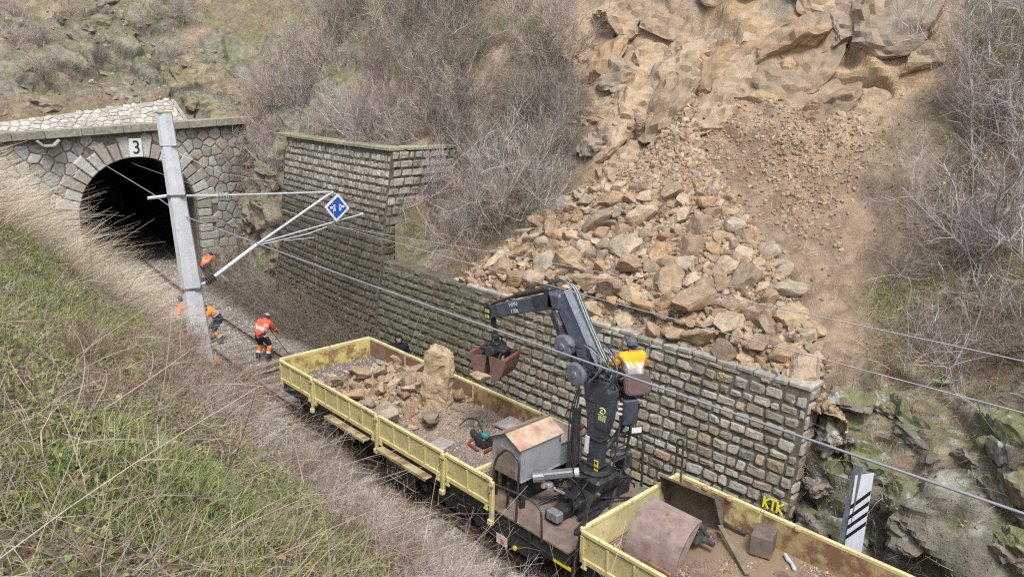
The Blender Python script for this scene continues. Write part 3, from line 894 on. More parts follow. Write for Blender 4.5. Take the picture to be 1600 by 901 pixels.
def make_slab():
    r = random.Random(15); n = 7; ang_ = [i * 2 * math.pi / n + r.uniform(-.25, .25) for i in range(n)]
    rad_ = [1.0, .92, 1.05, .9, 1.0, .95, 1.03]; V = []
    for z, k_, tx in ((-1, .85, .0), (-.62, 1.05, .02), (-.1, 1.0, 0), (.45, .93, .03), (.8, .84, .0), (1.0, .52, .1)):
        for a_, q_ in zip(ang_, rad_):
            kk = k_ * q_ * r.uniform(.93, 1.07); V.append((kk * math.cos(a_) + tx, kk * math.sin(a_), z + (.12 * math.cos(a_) if z > .7 else 0) + r.uniform(-.05, .05)))
    bm = bmesh.new(); vv = [bm.verts.new(v) for v in V]
    for i in range(5):
        for j in range(n): bm.faces.new([vv[i * n + j], vv[i * n + (j + 1) % n], vv[i * n + n + (j + 1) % n], vv[i * n + n + j]])
    bm.faces.new(vv[5 * n:]); bm.faces.new(vv[:n][::-1]); bmesh.ops.triangulate(bm, faces=bm.faces[:]); bmesh.ops.subdivide_edges(bm, edges=bm.edges[:], cuts=4, use_grid_fill=True)
    V = np.array([v.co[:] for v in bm.verts]); F = np.array([[v.index for v in f.verts] for f in bm.faces if len(f.verts) == 3]); bm.free()
    f1, _, y1 = facets(V * np.array([1.2, 1.2, 1.9]), 91); f2, _, y2 = facets(V * np.array([3, 3, 5.]), 93)
    V = V + unit0(V * np.array([1, 1, .2])) * (.22 * f1 * smooth01(y1, 0, .1) + .09 * f2 * smooth01(y2, 0, .1) + .03 * fbm(V * 5, 4, 4))[:, None]
    me = np_mesh('boulder', V, [F], np.array([.43, .32, .2]) * (1 + .2 * fbm(V * 1.5, 5, 3))[:, None]); me.materials.append(M_boulder); return me
slab_me = make_slab()
small_lib = [rock_shape(300 + s_, 1, 6, (1, .85, .65), .0) for s_ in range(8)]
oct_V = np.array([(1, 0, 0), (-1, 0, 0), (0, 1, 0), (0, -1, 0), (0, 0, 1), (0, 0, -1)], float)
oct_F = np.array([(0, 2, 4), (2, 1, 4), (1, 3, 4), (3, 0, 4), (2, 0, 5), (1, 2, 5), (3, 1, 5), (0, 3, 5)])
def rand_rot(n, r):
    q = r.normal(size=(n, 4)); q /= np.linalg.norm(q, axis=1)[:, None]
    w, x, y, z = q.T
    return np.stack([1 - 2 * (y * y + z * z), 2 * (x * y - w * z), 2 * (x * z + w * y), 2 * (x * y + w * z), 1 - 2 * (x * x + z * z), 2 * (y * z - w * x), 2 * (x * z - w * y), 2 * (y * z + w * x), 1 - 2 * (x * x + y * y)], 1).reshape(n, 3, 3)
def scatter_rocks(P, S, C, r, fine=False):
    """P positions, S sizes, C colours -> V, F, col"""
    Vs = []; Fs = []; Cs = []; off = 0
    libs = [(oct_V * np.array([1, .8, .6]), oct_F)] if fine else small_lib
    which = r.integers(0, len(libs), len(P))
    for k, (V, F) in enumerate(libs):
        I = np.where(which == k)[0]
        if not len(I): continue
        M = rand_rot(len(I), r)
        VV = V[None] * (1 + r.uniform(-.25, .25, (len(I), len(V), 3))) if fine else np.repeat(V[None], len(I), 0)
        W = np.einsum('nij,nvj->nvi', M, VV) * S[I][:, None, None] + P[I][:, None, :]
        Vs.append(W.reshape(-1, 3)); Fs.append((F[None] + (off + np.arange(len(I)) * len(V))[:, None, None]).reshape(-1, 3))
        Cs.append(np.repeat(C[I], len(V), 0)); off += len(I) * len(V)
    return np.concatenate(Vs), np.concatenate(Fs), np.concatenate(Cs)
def stones_obj(name, P, S, C, r, label, mat=None, fine=False, kind='stuff', cat='stones'):
    V, F, Cc = scatter_rocks(P, S, C, r, fine)
    o = link(name, np_mesh(name, V, [F], Cc), mat or M_boulder)
    return tag(o, label, cat, None, kind)

def unit0(a): return a / (np.linalg.norm(a, axis=-1, keepdims=True) + 1e-9)
# ---- solid rock standing out of the cutting: ledges and blocks
def outcrop(name, items, cfn, seed):
    Vs, Fs, Cs, off = [], [], [], 0; r = np.random.default_rng(seed)
    for q, (p, sc, rt) in enumerate(items):
        V, F = rock_shape(seed * 100 + q, 5 if seed == 3 else 4, 9, (1, 1, 1), .0)
        M = rotm(*rt); Wv = (V * np.array(sc)) @ M.T
        N_ = unit0((V / np.array(sc)) @ M.T)
        P = Wv + np.array(p); S0 = P @ np.array([[.7, .3, .25], [-.3, .7, .35], [.4, -.5, 1.5]]).T
        a1, _, x1 = facets(S0 * 1.1 + seed, 50); a2, _, x2 = facets(S0 * 2.6 + seed, 55); a3, _, x3 = facets(S0 * 6.5 + seed, 57)
        dd = min(sc) / .6 * (a1 * (.2 if seed == 5 else .34) * smooth01(x1, -.02, .08) - .1 * (1 - smooth01(x1, 0, .06)) + a2 * .15 * smooth01(x2, 0, .12) + a3 * .05 + fbm(P * 7, 3, 3) * .03)
        P = P + N_ * dd[:, None]; base = np.array(cfn(q, r)) * (1 + .2 * fbm(P * 1.6, 5, 4))[:, None]
        Vs.append(P); Fs.append(F + off); off += len(V); Cs.append((base, N_, P))
    return Vs, Fs, Cs
def at_hill(x, y):
    g = HG.reshape(-1, 3); d = (g[:, 0] - x) ** 2 + (g[:, 1] - y) ** 2; return g[np.argmin(d)]
def at_face(y, z):          # point of the steep face at height z
    g = HG.reshape(-1, 3); d = (g[:, 2] - z) ** 2 + (g[:, 1] - y) ** 2 + (g[:, 0] > 9) * 50; return g[np.argmin(d)]
orr = random.Random(91)
# mossy rock right of the low wall
it = []
for (y, z, a, b, c_) in ((4.9, .6, .5, .75, .7), (4.7, 1.9, .5, .8, .65), (4.85, 2.95, .5, .6, .4), (3.6, .5, .5, .9, .8), (3.3, 1.7, .7, 1.1, .6), (3.7, 2.8, .7, 1.1, .45), (2.2, 2.4, .8, 1.2, .65), (2.0, 1.0, .6, 1.1, .7), (2.4, 3.3, .8, 1.0, .4), (.8, 1.8, .7, 1.2, .8), (.9, 3.0, .8, 1.1, .55), (-.6, 2.3, .8, 1.3, .9), (1.5, .1, .6, 1.0, .6), (-.3, .8, .6, 1.2, .8), (5.4, 3.25, .35, .35, .25), (1.2, 3.6, .7, .8, .35), (-2, 1.5, .8, 1.4, 1.4)):
    p = at_face(y, z); it.append(((p[0] + (.5 if 3.0 < y < 4.8 else .3), y, z), (a, b * .9, c_), (orr.uniform(-.1, .35), orr.uniform(-.3, .15), orr.uniform(-.25, .25))))
def build_outcrop(name, it, cfn, seed, moss, lichen=0, mat=None):
    Vs, Fs, Cs = outcrop(name, it, cfn, seed)
    C = []
    for b_, n_, P in Cs:
        m_ = smooth01(n_[:, 2] + fbm(P * 1.8, 31, 3) * .7, .35, .8) * moss
        c_ = mixc(b_, [.17, .175, .07], m_); c_ = mixc(c_, [.44, .45, .4], smooth01(fbm(P * 5, 33, 3), .3, .42) * lichen); C.append(c_)
    o = link(name, np_mesh(name, np.concatenate(Vs), [np.concatenate(Fs)], np.concatenate(C)), mat or M_rock); tag(o, kind='structure'); return o
for (x, y, z, a, b, c_) in ((3.75, 5.35, .5, .6, .42, .7), (3.85, 5.3, 1.6, .6, .45, .6), (3.95, 5.25, 2.6, .6, .45, .55), (4.2, 5.2, 3.2, .6, .5, .3)):
    it.append(((x, y, z), (a, b, c_), (orr.uniform(-.1, .1), orr.uniform(-.1, .1), orr.uniform(-.2, .2))))
for k_ in range(16):
    y = orr.uniform(-3, 5.0); z = orr.uniform(.1, 3.8); p = at_face(y, z); it.append(((p[0] + (.5 if 3.0 < y < 4.8 else .28), y, z), (orr.uniform(.35, .6), orr.uniform(.5, .9), orr.uniform(.3, .6)), (orr.uniform(-.1, .4), orr.uniform(-.3, .2), orr.uniform(-.3, .3))))
build_outcrop('rock_outcrop', it, lambda q, r: [(.2, .175, .135), (.155, .138, .11), (.24, .195, .15), (.18, .155, .115)][q % 4], 3, .75, .7)
# ledges of the slide scar
it = []
for (x, y, a, b, c_) in ((8.3, 14.6, .7, .9, .5), (8.8, 13.6, .6, .7, .35), (9.6, 14.9, .8, 1.1, .5), (9.4, 12.4, .6, 1.0, .3), (10.4, 13.3, .8, 1.3, .4), (9.9, 10.9, .6, 1.0, .32), (10.2, 9.4, .7, 1.2, .35), (10.0, 8.0, .6, .9, .35), (11.3, 11.2, .9, 1.5, .4), (11.5, 9.4, .8, 1.2, .5), (11.6, 14.6, .9, 1.5, .5), (12.6, 12.6, .9, 1.6, .5), (12.5, 10.2, .8, 1.4, .4), (12.6, 8.2, .9, 1.2, .5), (10.8, 16.4, .8, 1.0, .5), (13.4, 16.5, 1.2, 1.6, .7), (13.8, 14.2, 1.0, 1.6, .6), (14, 11.4, 1.2, 1.8, .6), (14, 9, 1.1, 1.5, .6), (8.6, 15.6, .5, .6, .5), (12.2, 17.8, 1, 1.2, .7), (9.2, 16.6, .5, .8, .5), (11.0, 7.2, .6, .8, .5), (13.5, 6.6, 1, 1, .6)):
    p = at_hill(x, y); it.append(((p[0] + .12, y, p[2] - .12), (a * 1.3, b * 1.15, c_ * 1.1), (orr.uniform(-.2, .2), -.82 + orr.uniform(-.18, .25), orr.uniform(-.5, .5))))
for k_ in range(46):
    x = orr.uniform(8.6, 15.5); lo = np.interp(x, [8, 10, 12, 16], [8.4, 7.4, 7, 6]); hi_ = np.interp(x, [8, 10, 12, 16], [15.0, 17, 19.5, 23]); y = orr.uniform(lo, hi_)
    if x < 9.4 and y < 12.8: continue
    p = at_hill(x, y); big_ = orr.uniform(.8, 1.5); it.append(((p[0] + .15, y, p[2] - .1), (big_ * 1.15, big_, orr.uniform(.28, .45)), (orr.uniform(-.15, .15), -.86 + orr.uniform(-.14, .14), orr.uniform(-.5, .5))))
build_outcrop('scar_rock', it, lambda q, r: [(.37, .27, .18), (.31, .23, .155), (.41, .305, .2), (.34, .23, .14), (.3, .235, .175)][q % 5], 5, .08, mat=M_scar)
# dark ledges above the portal and the rock between portal and tall wall
it = []
for k_ in range(60):
    x = orr.uniform(-16, 7); y = 38.6 + orr.random() * 7.5
    p = at_hill(x, y); it.append(((x, p[1] + .3, p[2] - .3), (orr.uniform(.7, 1.6), orr.uniform(.6, 1.0), orr.uniform(.35, .75)), (orr.uniform(.3, .8), orr.uniform(-.3, .3), orr.uniform(-.6, .6))))
for (y, z) in ((29.5, 1.5), (30.5, 3.2), (31.5, 5), (33, 2.5), (34, 5), (35.4, 3), (35.8, 5.8), (29.8, 5.6), (32.5, 7)):
    p = at_face(y, z); it.append(((p[0] + .3, y, z), (.8, 1.0, .9), (orr.uniform(-.3, .3), orr.uniform(-.3, .3), orr.uniform(-.5, .5))))
build_outcrop('cliff_rock', it, lambda q, r: [(.2, .165, .125), (.24, .19, .14), (.17, .15, .12), (.28, .22, .155)][q % 4], 7, .45)

# ---- the landslide's pile behind the wall
def pile_top(x, y):                  # surface of the pile over the slope
    base = np.interp(x, [3.4, 4.0, 5.8, 8.0, 11.2], [3.15, 3.3, 4.5, 6.55, 10.3])
    yc = 11.0 + (x - 3.6) * .32
    half = np.interp(x, [3.5, 4.5, 6, 7.2, 8.3, 9.0], [6.0, 5.5, 4.3, 2.7, 1.1, .25])
    t = np.clip(1 - ((y - yc) / half) ** 2, 0, 1)
    return base, .8 * np.sqrt(t), t
prng = np.random.default_rng(11)
# the soil and grit body of the pile
px = np.arange(3.52, 9.4, .09); py = np.arange(5.0, 17.6, .09)
PXg, PYg = np.meshgrid(px, py, indexing='ij'); b_, h_, t_ = pile_top(PXg, PYg)
HH = np.where(t_ > 0, h_ - .12, -.9)
HH = np.minimum(HH, (PXg - 3.5) * 1.0 - .12)
PP = np.stack([PXg, PYg, b_ + HH], -1).reshape(-1, 3); PP[:, 2] += fbm(PP * 2.5, 200, 4) * .12; PP[:, 2] = np.where((PP[:, 1] < 5.9) & (PP[:, 0] < 4.6), np.minimum(PP[:, 2], 3.1), PP[:, 2])
pile = Surf(PP.reshape(*PXg.shape, 3))
pcz = mixc(np.array([.42, .3, .19]), np.array([.33, .235, .15]), smooth01(fbm(PP * 1.5, 201, 3), -.2, .3))
tag(link('rockfall_soil', pile.mesh('rockfall_soil', pcz.reshape(*PXg.shape, 3)), M_soil), 'brown soil and grit bedded between the rocks of the slide', 'soil', None, 'stuff')
placed = np.zeros((0, 4)); big = []
def throw(n, smin, smax, xr, yr, wt, tries, sep=.62):
    global placed
    k = 0
    for _ in range(tries):
        if k >= n: break
        x = prng.uniform(*xr); y = prng.uniform(*yr)
        b, h, t = pile_top(x, y)
        if y < 6.0 and x < 4.7: continue
        if t <= .03 or prng.random() > wt(x, y, t): continue
        s_ = smin + (smax - smin) * prng.random() ** 1.6
        z = float(b + h - .1 + s_ * .12)
        if x < 3.95: z = min(z, 3.45 + s_ * .5); x = max(x, 3.62 + s_ * .55)
        p = np.array([x, y, z])
        if len(placed):
            d = np.linalg.norm(placed[:, :3] - p, axis=1)
            if (d < (placed[:, 3] + s_) * sep).any(): continue
        placed = np.vstack([placed, [x, y, z, s_]]); big.append((p, s_)); k += 1
throw(26, .38, .56, (3.9, 6.3), (5.4, 16), lambda x, y, t: .9 * (t > .15), 4000, .72)
throw(80, .25, .4, (3.8, 7.0), (5.4, 16.4), lambda x, y, t: .9, 8000, .7)
throw(196, .14, .26, (3.7, 7.3), (5.2, 16.9), lambda x, y, t: .9, 30000, .6)
n_named = len(big)
throw(1900, .065, .15, (3.65, 8.5), (5.1, 17.0), lambda x, y, t: .95 * (x < 7.6) + .3, 26000, .62)
big_small = big[n_named:]; big = big[:n_named]
def place_rock(p, s_, k, name='boulder', lab=None, group=None, cat='boulder', rot=None, sc=None):
    o = bpy.data.objects.new(name, rock_lib[k % 16]); COL.objects.link(o)
    o.location = p; o.scale = sc if sc is not None else (s_, s_, s_)
    o.rotation_euler = rot if rot is not None else (prng.uniform(-.6, .6), prng.uniform(-.6, .6), prng.uniform(0, 6.28))
    return tag(o, lab, cat, group)
def where_words(p):
    x, y = p[0], p[1]
    row = 'resting on the wall top' if x < 4.3 else ('low on the pile' if x < 5.2 else ('midway up the pile' if x < 6.2 else ('high on the pile' if x < 7.2 else 'near the peak of the pile')))
    q = y - x * .35
    cl = 'far left' if q > 12.6 else ('left' if q > 10.6 else ('middle' if q > 8.2 else ('right' if q > 6.0 else 'far right')))
    return row + ', ' + cl
seen_lab = {}
for k, (p, s_) in enumerate(big):
    szw = 'huge' if s_ > .5 else ('very large' if s_ > .42 else ('large' if s_ > .33 else ('medium' if s_ > .22 else ('smallish' if s_ > .18 else 'small'))))
    colw = ['tan', 'brown', 'pale tan', 'dull brown', 'orange brown', 'greyish tan'][(k % 16) % 6]
    lb = f'{szw} {colw} slide rock {where_words(p)}'
    place_rock(p, s_ * 1.18, k, lab=lb, group='rocks of the landslide pile')
mid_lib = [rock_shape(400 + q_, 2, 8, (1, .8, .6), .03) for q_ in range(10)]
_Pm = np.array([p for p, s_ in big_small]); _Sm = np.array([s_ for p, s_ in big_small]); _keep = small_lib; small_lib = mid_lib
_Cm = np.array(ROCKC)[prng.integers(0, 6, len(_Pm))] * prng.uniform(.75, 1.15, (len(_Pm), 1))
V, F, Cc = scatter_rocks(_Pm, _Sm * 1.25, _Cm, prng); small_lib = _keep
tag(link('rockfall_stones', np_mesh('rockfall_stones', V, [F], Cc), M_boulder), 'hundreds of small tan rocks packed between the boulders of the slide', 'stones', None, 'stuff')
# ---- medium rubble and grit as masses
n = 15000
P_, N_ = pile.sample(n, lambda g: (pile_top(g[..., 0], g[..., 1])[2] > .0) * (.35 + 1.5 * smooth01(g[..., 0], 4.5, 8)), prng)
S_ = .03 + .11 * prng.random(len(P_)) ** 2.2
C_ = np.array(ROCKC)[prng.integers(0, 6, len(P_))] * prng.uniform(.75, 1.15, (len(P_), 1))
stones_obj('rockfall_rubble', P_ + N_ * S_[:, None] * .3, S_, C_, prng, 'small broken tan stones filling the gaps of the rockfall pile')
def scar_w(g):
    x, y, z = g[..., 0], g[..., 1], g[..., 2]
    f = (np.interp(x, [4, 8, 12], [16, 15, 19]) > y) & (np.interp(x, [4, 8, 12], [5.8, 7.2, 7.0]) < y) & (z > 3.4) & (z < 9.0)
    nse = fbm(g.reshape(-1, 3) * .8, 210, 3).reshape(x.shape)
    chute = np.exp(-((y - (8.6 + (x - 8) * .5)) / 1.0) ** 2) * (x > 7) * 2.5 + np.exp(-((y - 12.6) / 1.8) ** 2) * (x > 7) * 2.0
    return f * (smooth01(nse, -.05, .3) + .15 + chute)
P_, N_ = hill.sample(9000, scar_w, prng)
S_ = .015 + .06 * prng.random(len(P_)) ** 3
C_ = np.array(ROCKC)[prng.integers(0, 6, len(P_))] * prng.uniform(.8, 1.2, (len(P_), 1))
stones_obj('scree', P_, S_, C_, prng, 'fine scree of tan chips sprinkled on the bare slide scar')
# ---- ballast stones
def gw(g):
    x, y = g[..., 0], g[..., 1]
    d = np.hypot(x + 9.9, y)
    return (x < np.interp(y, [20, 30, 37], [3.0, 3.9, 5])) * (x > -2.5) * (y > 6) * (y < 40) / (d ** 1.3) * np.where(y > 17.5, 1, (x < -.9))
def far_w(g):
    x, y, z = g[..., 0], g[..., 1], g[..., 2]
    return (y > 37.8) * (x < 8) * (x > -20) * (z < 17) * smooth01(fbm(g.reshape(-1, 3) * .6, 215, 3).reshape(x.shape), -.1, .25)
P_, N_ = hill.sample(2600, far_w, prng); S_ = .03 + .16 * prng.random(len(P_)) ** 3
stones_obj('slope_stones', P_, S_, np.array([(.3, .26, .2), (.24, .2, .16), (.36, .3, .23), (.3, .21, .14)])[prng.integers(0, 4, len(P_))], prng, 'loose brown stones lying on the slope above the tunnel portal')
P_, N_ = ballast.sample(60000, gw, prng)
S_ = .018 + .028 * prng.random(len(P_))
C_ = np.array([(.46, .42, .36), (.38, .34, .29), (.54, .51, .45), (.36, .29, .22), (.28, .26, .23)])[prng.integers(0, 5, len(P_))] * prng.uniform(.8, 1.15, (len(P_), 1))
onrail = (np.abs(np.abs(P_[:, 0] - track_x(P_[:, 1])) - .7525) < .07)
P_, S_, C_ = P_[~onrail], S_[~onrail], C_[~onrail]
stones_obj('ballast_stones', P_ + np.array([0, 0, .012]), S_, C_, prng, 'pale crushed ballast stones spread along the track', M_gravel, True)
# ================================================================== wagons
YEL = (.62, .53, .245); YEL2 = (.66, .575, .285); DRK = (.028, .028, .03)
def side_panel(root, name, X, y0, y1, z0=1.27, z1=1.86, lab=None, inner=(.6, .48, .17)):
    """a hinged drop side: pressed sheet with ribs outside (sign of X), flat inside"""
    s_ = 1 if X > 0 else -1; L = y1 - y0; ym = (y0 + y1) / 2; H = z1 - z0; zm = (z0 + z1) / 2
    m = MB(YEL); g = .012
    m.box((X, ym, zm), (.03, L - 2 * g, H - .02), None, .004)
    m.box((X + s_ * .01, ym, z1 - .035), (.07, L - 2 * g, .075), None, .012, YEL2)
    m.box((X + s_ * .012, ym, z0 + .05), (.06, L - 2 * g, .1), None, .01, YEL)
    n = max(2, round(L / .6))
    for i in range(n + 1):
        y = y0 + g + .035 + (L - 2 * g - .07) * i / n
        w = .085 if i in (0, n) else .05
        m.box((X + s_ * .026, y, zm), (.03, w, H - .19), None, .008)
    m.mi = 1
    m.box((X - s_ * .019, ym, zm - .01), (.008, L - 2 * g - .01, H - .06), None, .001, inner)
    m.mi = 0
    o = offs(m.build(name, [M_yellow, M_rusty], root))
    if lab: o['label'] = lab
    lt = MB(YEL)
    for y in (y0 + .13, y1 - .13):
        lt.box((X + s_ * .05, y, z0 + .02), (.05, .07, .2), None, .012)
        lt.cyl((X + s_ * .05, y - .05, z0 - .06), (X + s_ * .05, y + .05, z0 - .06), .028, 8)
    h = lt.build('hinge', M_yellow, o)
    h.matrix_parent_inverse = Matrix.Translation(-Vector(root.location)); h.matrix_parent_inverse = Matrix.Identity(4)
    return o
def stake(root, X, y, z0=.98, z1=1.84):
    s_ = 1 if X > 0 else -1; m = MB(YEL)
    m.box((X + s_ * .045, y, (z0 + z1) / 2), (.07, .1, z1 - z0), None, .012)
    m.box((X + s_ * .09, y + .02, z1 - .14), (.05, .05, .16), None, .01, (.35, .26, .12))
    m.cyl((X + s_ * .09, y - .07, z1 - .08), (X + s_ * .09, y + .07, z1 - .08), .02, 7, color=(.3, .22, .12))
    m.box((X + s_ * .07, y, z0 + .02), (.09, .13, .12), None, .02)
    return offs(m.build('side_post', M_yellow, root))
def bogie_parts(root, yc, half=.87):
    bf = MB(DRK)
    for s_ in (-1, 1):
        bf.beam((s_ * 1.0, yc - half - .3, .62), (s_ * 1.0, yc + half + .3, .62), .1, .17)
        bf.box((s_ * 1.0, yc, .5), (.12, .7, .3), None, .03)
    bf.box((0, yc, .6), (2.0, .35, .2), None, .03)
    offs(bf.build('bogie_frame', M_metal_dark, root))
    for y in (yc - half, yc + half):
        cx = float(track_x(y))
        w = MB((.05, .045, .04))
        for s_ in (-1, 1):
            xx = cx * .5 + s_ * .7525
            w.lathe((xx - .06, y, .575), (1, 0, 0), [(0, .12), (.0, .4), (.02, .415), (.11, .405), (.12, .34), (.1, .16), (.12, .1)], 24)
        w.cyl((-.95, y, .575), (.95, y, .575), .08, 10)
        offs(w.build('wheelset', M_metal_dark, root, smooth=False))
        for s_ in (-1, 1):
            ab = MB((.045, .04, .035))
            ab.box((s_ * 1.04, y, .575), (.2, .26, .26), None, .05)
            ab.cyl((s_ * 1.1, y, .575), (s_ * 1.18, y, .575), .1, 12)
            a = offs(ab.build('axle_box', M_metal_dark, root))
            for d_ in (-.24, .24):
                sp_ = MB((.06, .05, .045)); t = np.linspace(0, 5 * 2 * math.pi, 60)
                pts = np.stack([s_ * 1.04 + .065 * np.cos(t), y + d_ + .065 * np.sin(t), .48 + .28 * t / t[-1]], 1)
                sp_.tube(pts, .016, 5)
                q = sp_.build('coil_spring', M_metal_dark, a); q.matrix_parent_inverse = Matrix.Identity(4)
def buffers(root, y, d):
    for s_ in (-1, 1):
        b = MB(DRK); b.cyl((s_ * .87, y, 1.03), (s_ * .87, y + d * .4, 1.03), .1, 12)
        b.lathe((s_ * .87, y + d * .4, 1.03), (0, d, 0), [(0, .11), (.01, .2), (.05, .22), (.07, .18)], 18)
        offs(b.build('buffer', M_metal_dark, root))
    h = MB((.07, .05, .04)); h.box((0, y + d * .12, .98), (.12, .25, .14), None, .03)
    t = np.linspace(0, 2 * math.pi, 14)
    h.tube(np.stack([0 * t, y + d * .33 + .09 * np.cos(t), .93 + .14 * np.sin(t)], 1), .022, 6)
    offs(h.build('coupling_hook', M_rust, root))
    ho = MB(DRK)
    for x in (-.35, .3): ho.tube(bez((x, y, 1.0), (x, y + d * .2, .95), (x + .05, y + d * .22, .6), (x + .1, y + d * .12, .5), 10), .022, 6)
    offs(ho.build('brake_hose', M_rubber, root))
def frame_at(root, y0, y1):
    f = MB(DRK)
    for s_ in (-1, 1):
        f.beam((s_ * 1.3, y0, 1.09), (s_ * 1.3, y1, 1.09), .07, .24)
        f.box((s_ * 1.335, (y0 + y1) / 2, 1.2), (.06, y1 - y0, .025), None, .004)
        f.box((s_ * 1.335, (y0 + y1) / 2, .98), (.06, y1 - y0, .025), None, .004)
        f.beam((s_ * .4, y0, 1.0), (s_ * .4, y1, 1.0), .1, .3)
    y = y0 + .05
    while y <= y1: f.box((0, y, 1.08), (2.6, .09, .22), None, .01); y += (y1 - y0 - .1) / 9
    return offs(f.build('underframe', M_metal_dark, root))

w1 = empty('crane_wagon', (0, 12.7, 0), 0, 'flat works wagon with pale yellow drop sides loaded with rocks, crane platform at one end', 'rail wagon')
W1Y0, W1Y1 = 7.45, 17.82
frame_at(w1, W1Y0, W1Y1)
fl = MB((.2, .15, .12)); fl.box((0, (W1Y0 + W1Y1) / 2, 1.225), (2.76, W1Y1 - W1Y0, .04), None, .004); offs(fl.build('floor', M_rust, w1))
P1 = [17.82, 16.05, 13.18, 10.8, 9.33]
for i in range(4):
    side_panel(w1, 'side_panel', -1.4, P1[i + 1] + .02, P1[i] - .02)
    side_panel(w1, 'side_panel', 1.4, P1[i + 1] + .02 + (.5 if i == 3 else 0), P1[i] - .02, lab='drop side with its inner face rusted brown' if i < 3 else None, inner=((.27, .17, .125), (.27, .17, .125), (.42, .3, .15), (.6, .5, .2))[i])
for y in P1[1:4] + [P1[4] - .0]: stake(w1, -1.4, y)
for y in P1[1:4]: stake(w1, 1.4, y)
ep = MB(YEL2); ep.box((0, 17.8, 1.56), (2.76, .04, .56), None, .005); ep.box((0, 17.82, 1.84), (2.8, .09, .08), None, .012); ep.box((0, 17.84, 1.33), (2.76, .05, .1), None, .01)
for x in (-1.3, -.65, 0, .65, 1.3): ep.box((x, 17.84, 1.58), (.06, .04, .42), None, .008)
ep.mi = 1; ep.box((0, 17.773, 1.54), (2.7, .008, .5), None, .001, (.6, .5, .18))
offs(ep.build('end_panel', [M_yellow, M_rusty], w1))
er = MB(YEL2); er.box((0, 9.86, 1.82), (2.76, .07, .09), None, .012)
for x in (-1.2, -.75, -.1, .5, 1.15): er.box((x, 9.86, 1.51), (.07, .05, .54), None, .01)
er.mi = 1; er.box((0, 9.9, 1.4), (2.7, .03, .32), None, .004, (.2, .16, .1))  # dark sheet added to stand for the darkness below the open rail
offs(er.build('inner_end_rail', [M_yellow, M_rusty], w1))
bogie_parts(w1, 16.25); bogie_parts(w1, 10.9)
buffers(w1, 17.85, 1)
for (ya, yb) in ((15.25, 13.5), (13.0, 11.2)):
    st = MB((.42, .36, .2)); st.box((-1.5, (ya + yb) / 2, 1.15), (.18, ya - yb, .035), None, .006); st.box((-1.59, (ya + yb) / 2, 1.135), (.02, ya - yb, .07), None, .004)
    for y in (ya - .12, yb + .12, (ya + yb) / 2): st.beam((-1.34, y, 1.08), (-1.54, y, 1.12), .04, .03)
    offs(st.build('step_board', M_rusty, w1))
pl = MB((.02, .02, .022)); pl.box((-1.36, 12.38, .72), (.03, 1.06, .46), None, .004)
plo = offs(pl.build('data_plate', M_metal_dark, w1))
wm = MB((.7, .7, .68)); wm.box((-1.378, 12.38, .5), (.004, 1.0, .014), None, .001); wm.box((-1.378, 12.14, .72), (.004, .014, .42), None, .001); wm.box((-1.378, 12.9, .72), (.004, .014, .42), None, .001)
q = wm.build('white_lines', M_paint, plo); q.matrix_parent_inverse = Matrix.Identity(4)
for k_, tx in enumerate(('31 52 360', '4 7.3 t', '20.40 m')):
    t = text_obj(tx, .12, .001, M_paint, 'white_lettering', None, None, (.7, .7, .68)); t.parent = plo
    t.matrix_basis = Matrix.Translation((-1.379, 12.55, .87 - k_ * .12)) @ Matrix(((0, 0, -1, 0), (-1, 0, 0, 0), (0, 1, 0, 0), (0, 0, 0, 1)))
lv = MB((.04, .04, .042))
tk = MB(DRK); tk.cyl((.2, 13.9, .8), (.2, 14.9, .8), .2, 14); tk.cyl((-.6, 13.6, .85), (-.6, 14.2, .85), .13, 12); offs(tk.build('air_tank', M_metal_dark, w1))
sk = MB(DRK)
sk.box((-1.3, 9.0, .78), (.06, 1.5, .36), None, .01); sk.box((-1.3, 7.95, .95), (.08, .9, .18), None, .01)
for y in (9.7, 8.4): sk.box((-1.33, y, .9), (.08, .07, .6), None, .01)
offs(sk.build('side_skirt', M_metal_dark, w1))
tgm = MB((.62, .55, .52)); tgm.box((-1.34, 9.15, .64), (.012, .3, .2), None, .003); tgm.box((-1.347, 9.12, .62), (.006, .12, .1), None, .002, (.5, .12, .1)); offs(tgm.build('warning_plate', M_paint, w1))
yk = MB((.8, .7, .08)); yk.cyl((-1.34, 8.78, .66), (-1.37, 8.78, .66), .045, 12); offs(yk.build('valve_knob', M_paint, w1))
ys_ = MB((.8, .68, .03)); ys_.box((-1.352, 7.6, .93), (.012, .42, .07), None, .003); offs(ys_.build('yellow_stripe', M_paint, w1))
# railings on the platform
def rail_part(pts, r=.02, rad=.18, name='handrail'):
    m = MB((.05, .048, .045)); m.tube(rounded(pts, rad, 6), r, 8); return offs(m.build(name, M_metal_dark, w1))
rail_part([(-1.38, 9.42, 1.2), (-1.38, 9.34, 2.28), (-1.38, 9.0, 2.62), (-1.38, 8.68, 2.5), (-1.38, 8.74, 1.2)], .022, .25)
rail_part([(-1.39, 9.4, 1.76), (-1.39, 8.5, 1.86), (-1.39, 8.1, 1.82), (-1.39, 8.06, 1.15)], .02, .3)
rail_part([(1.38, 9.3, 1.9), (1.38, 8.0, 1.75)], .018)
rail_part([(1.38, 8.7, 2.42), (1.38, 8.02, 2.42), (1.38, 7.98, 1.2)], .024, .3)
rail_part([(1.38, 7.22, 1.2), (1.38, 7.24, 2.55), (1.38, 7.1, 2.6), (1.38, 7.08, 1.25)], .02, .06)
rail_part([(-1.3, 7.38, .8), (-1.34, 7.28, 1.3), (-1.3, 7.12, 2.3), (-1.22, 7.0, 2.5), (-1.2, 6.97, 2.48)], .04, .1, 'lever_post')
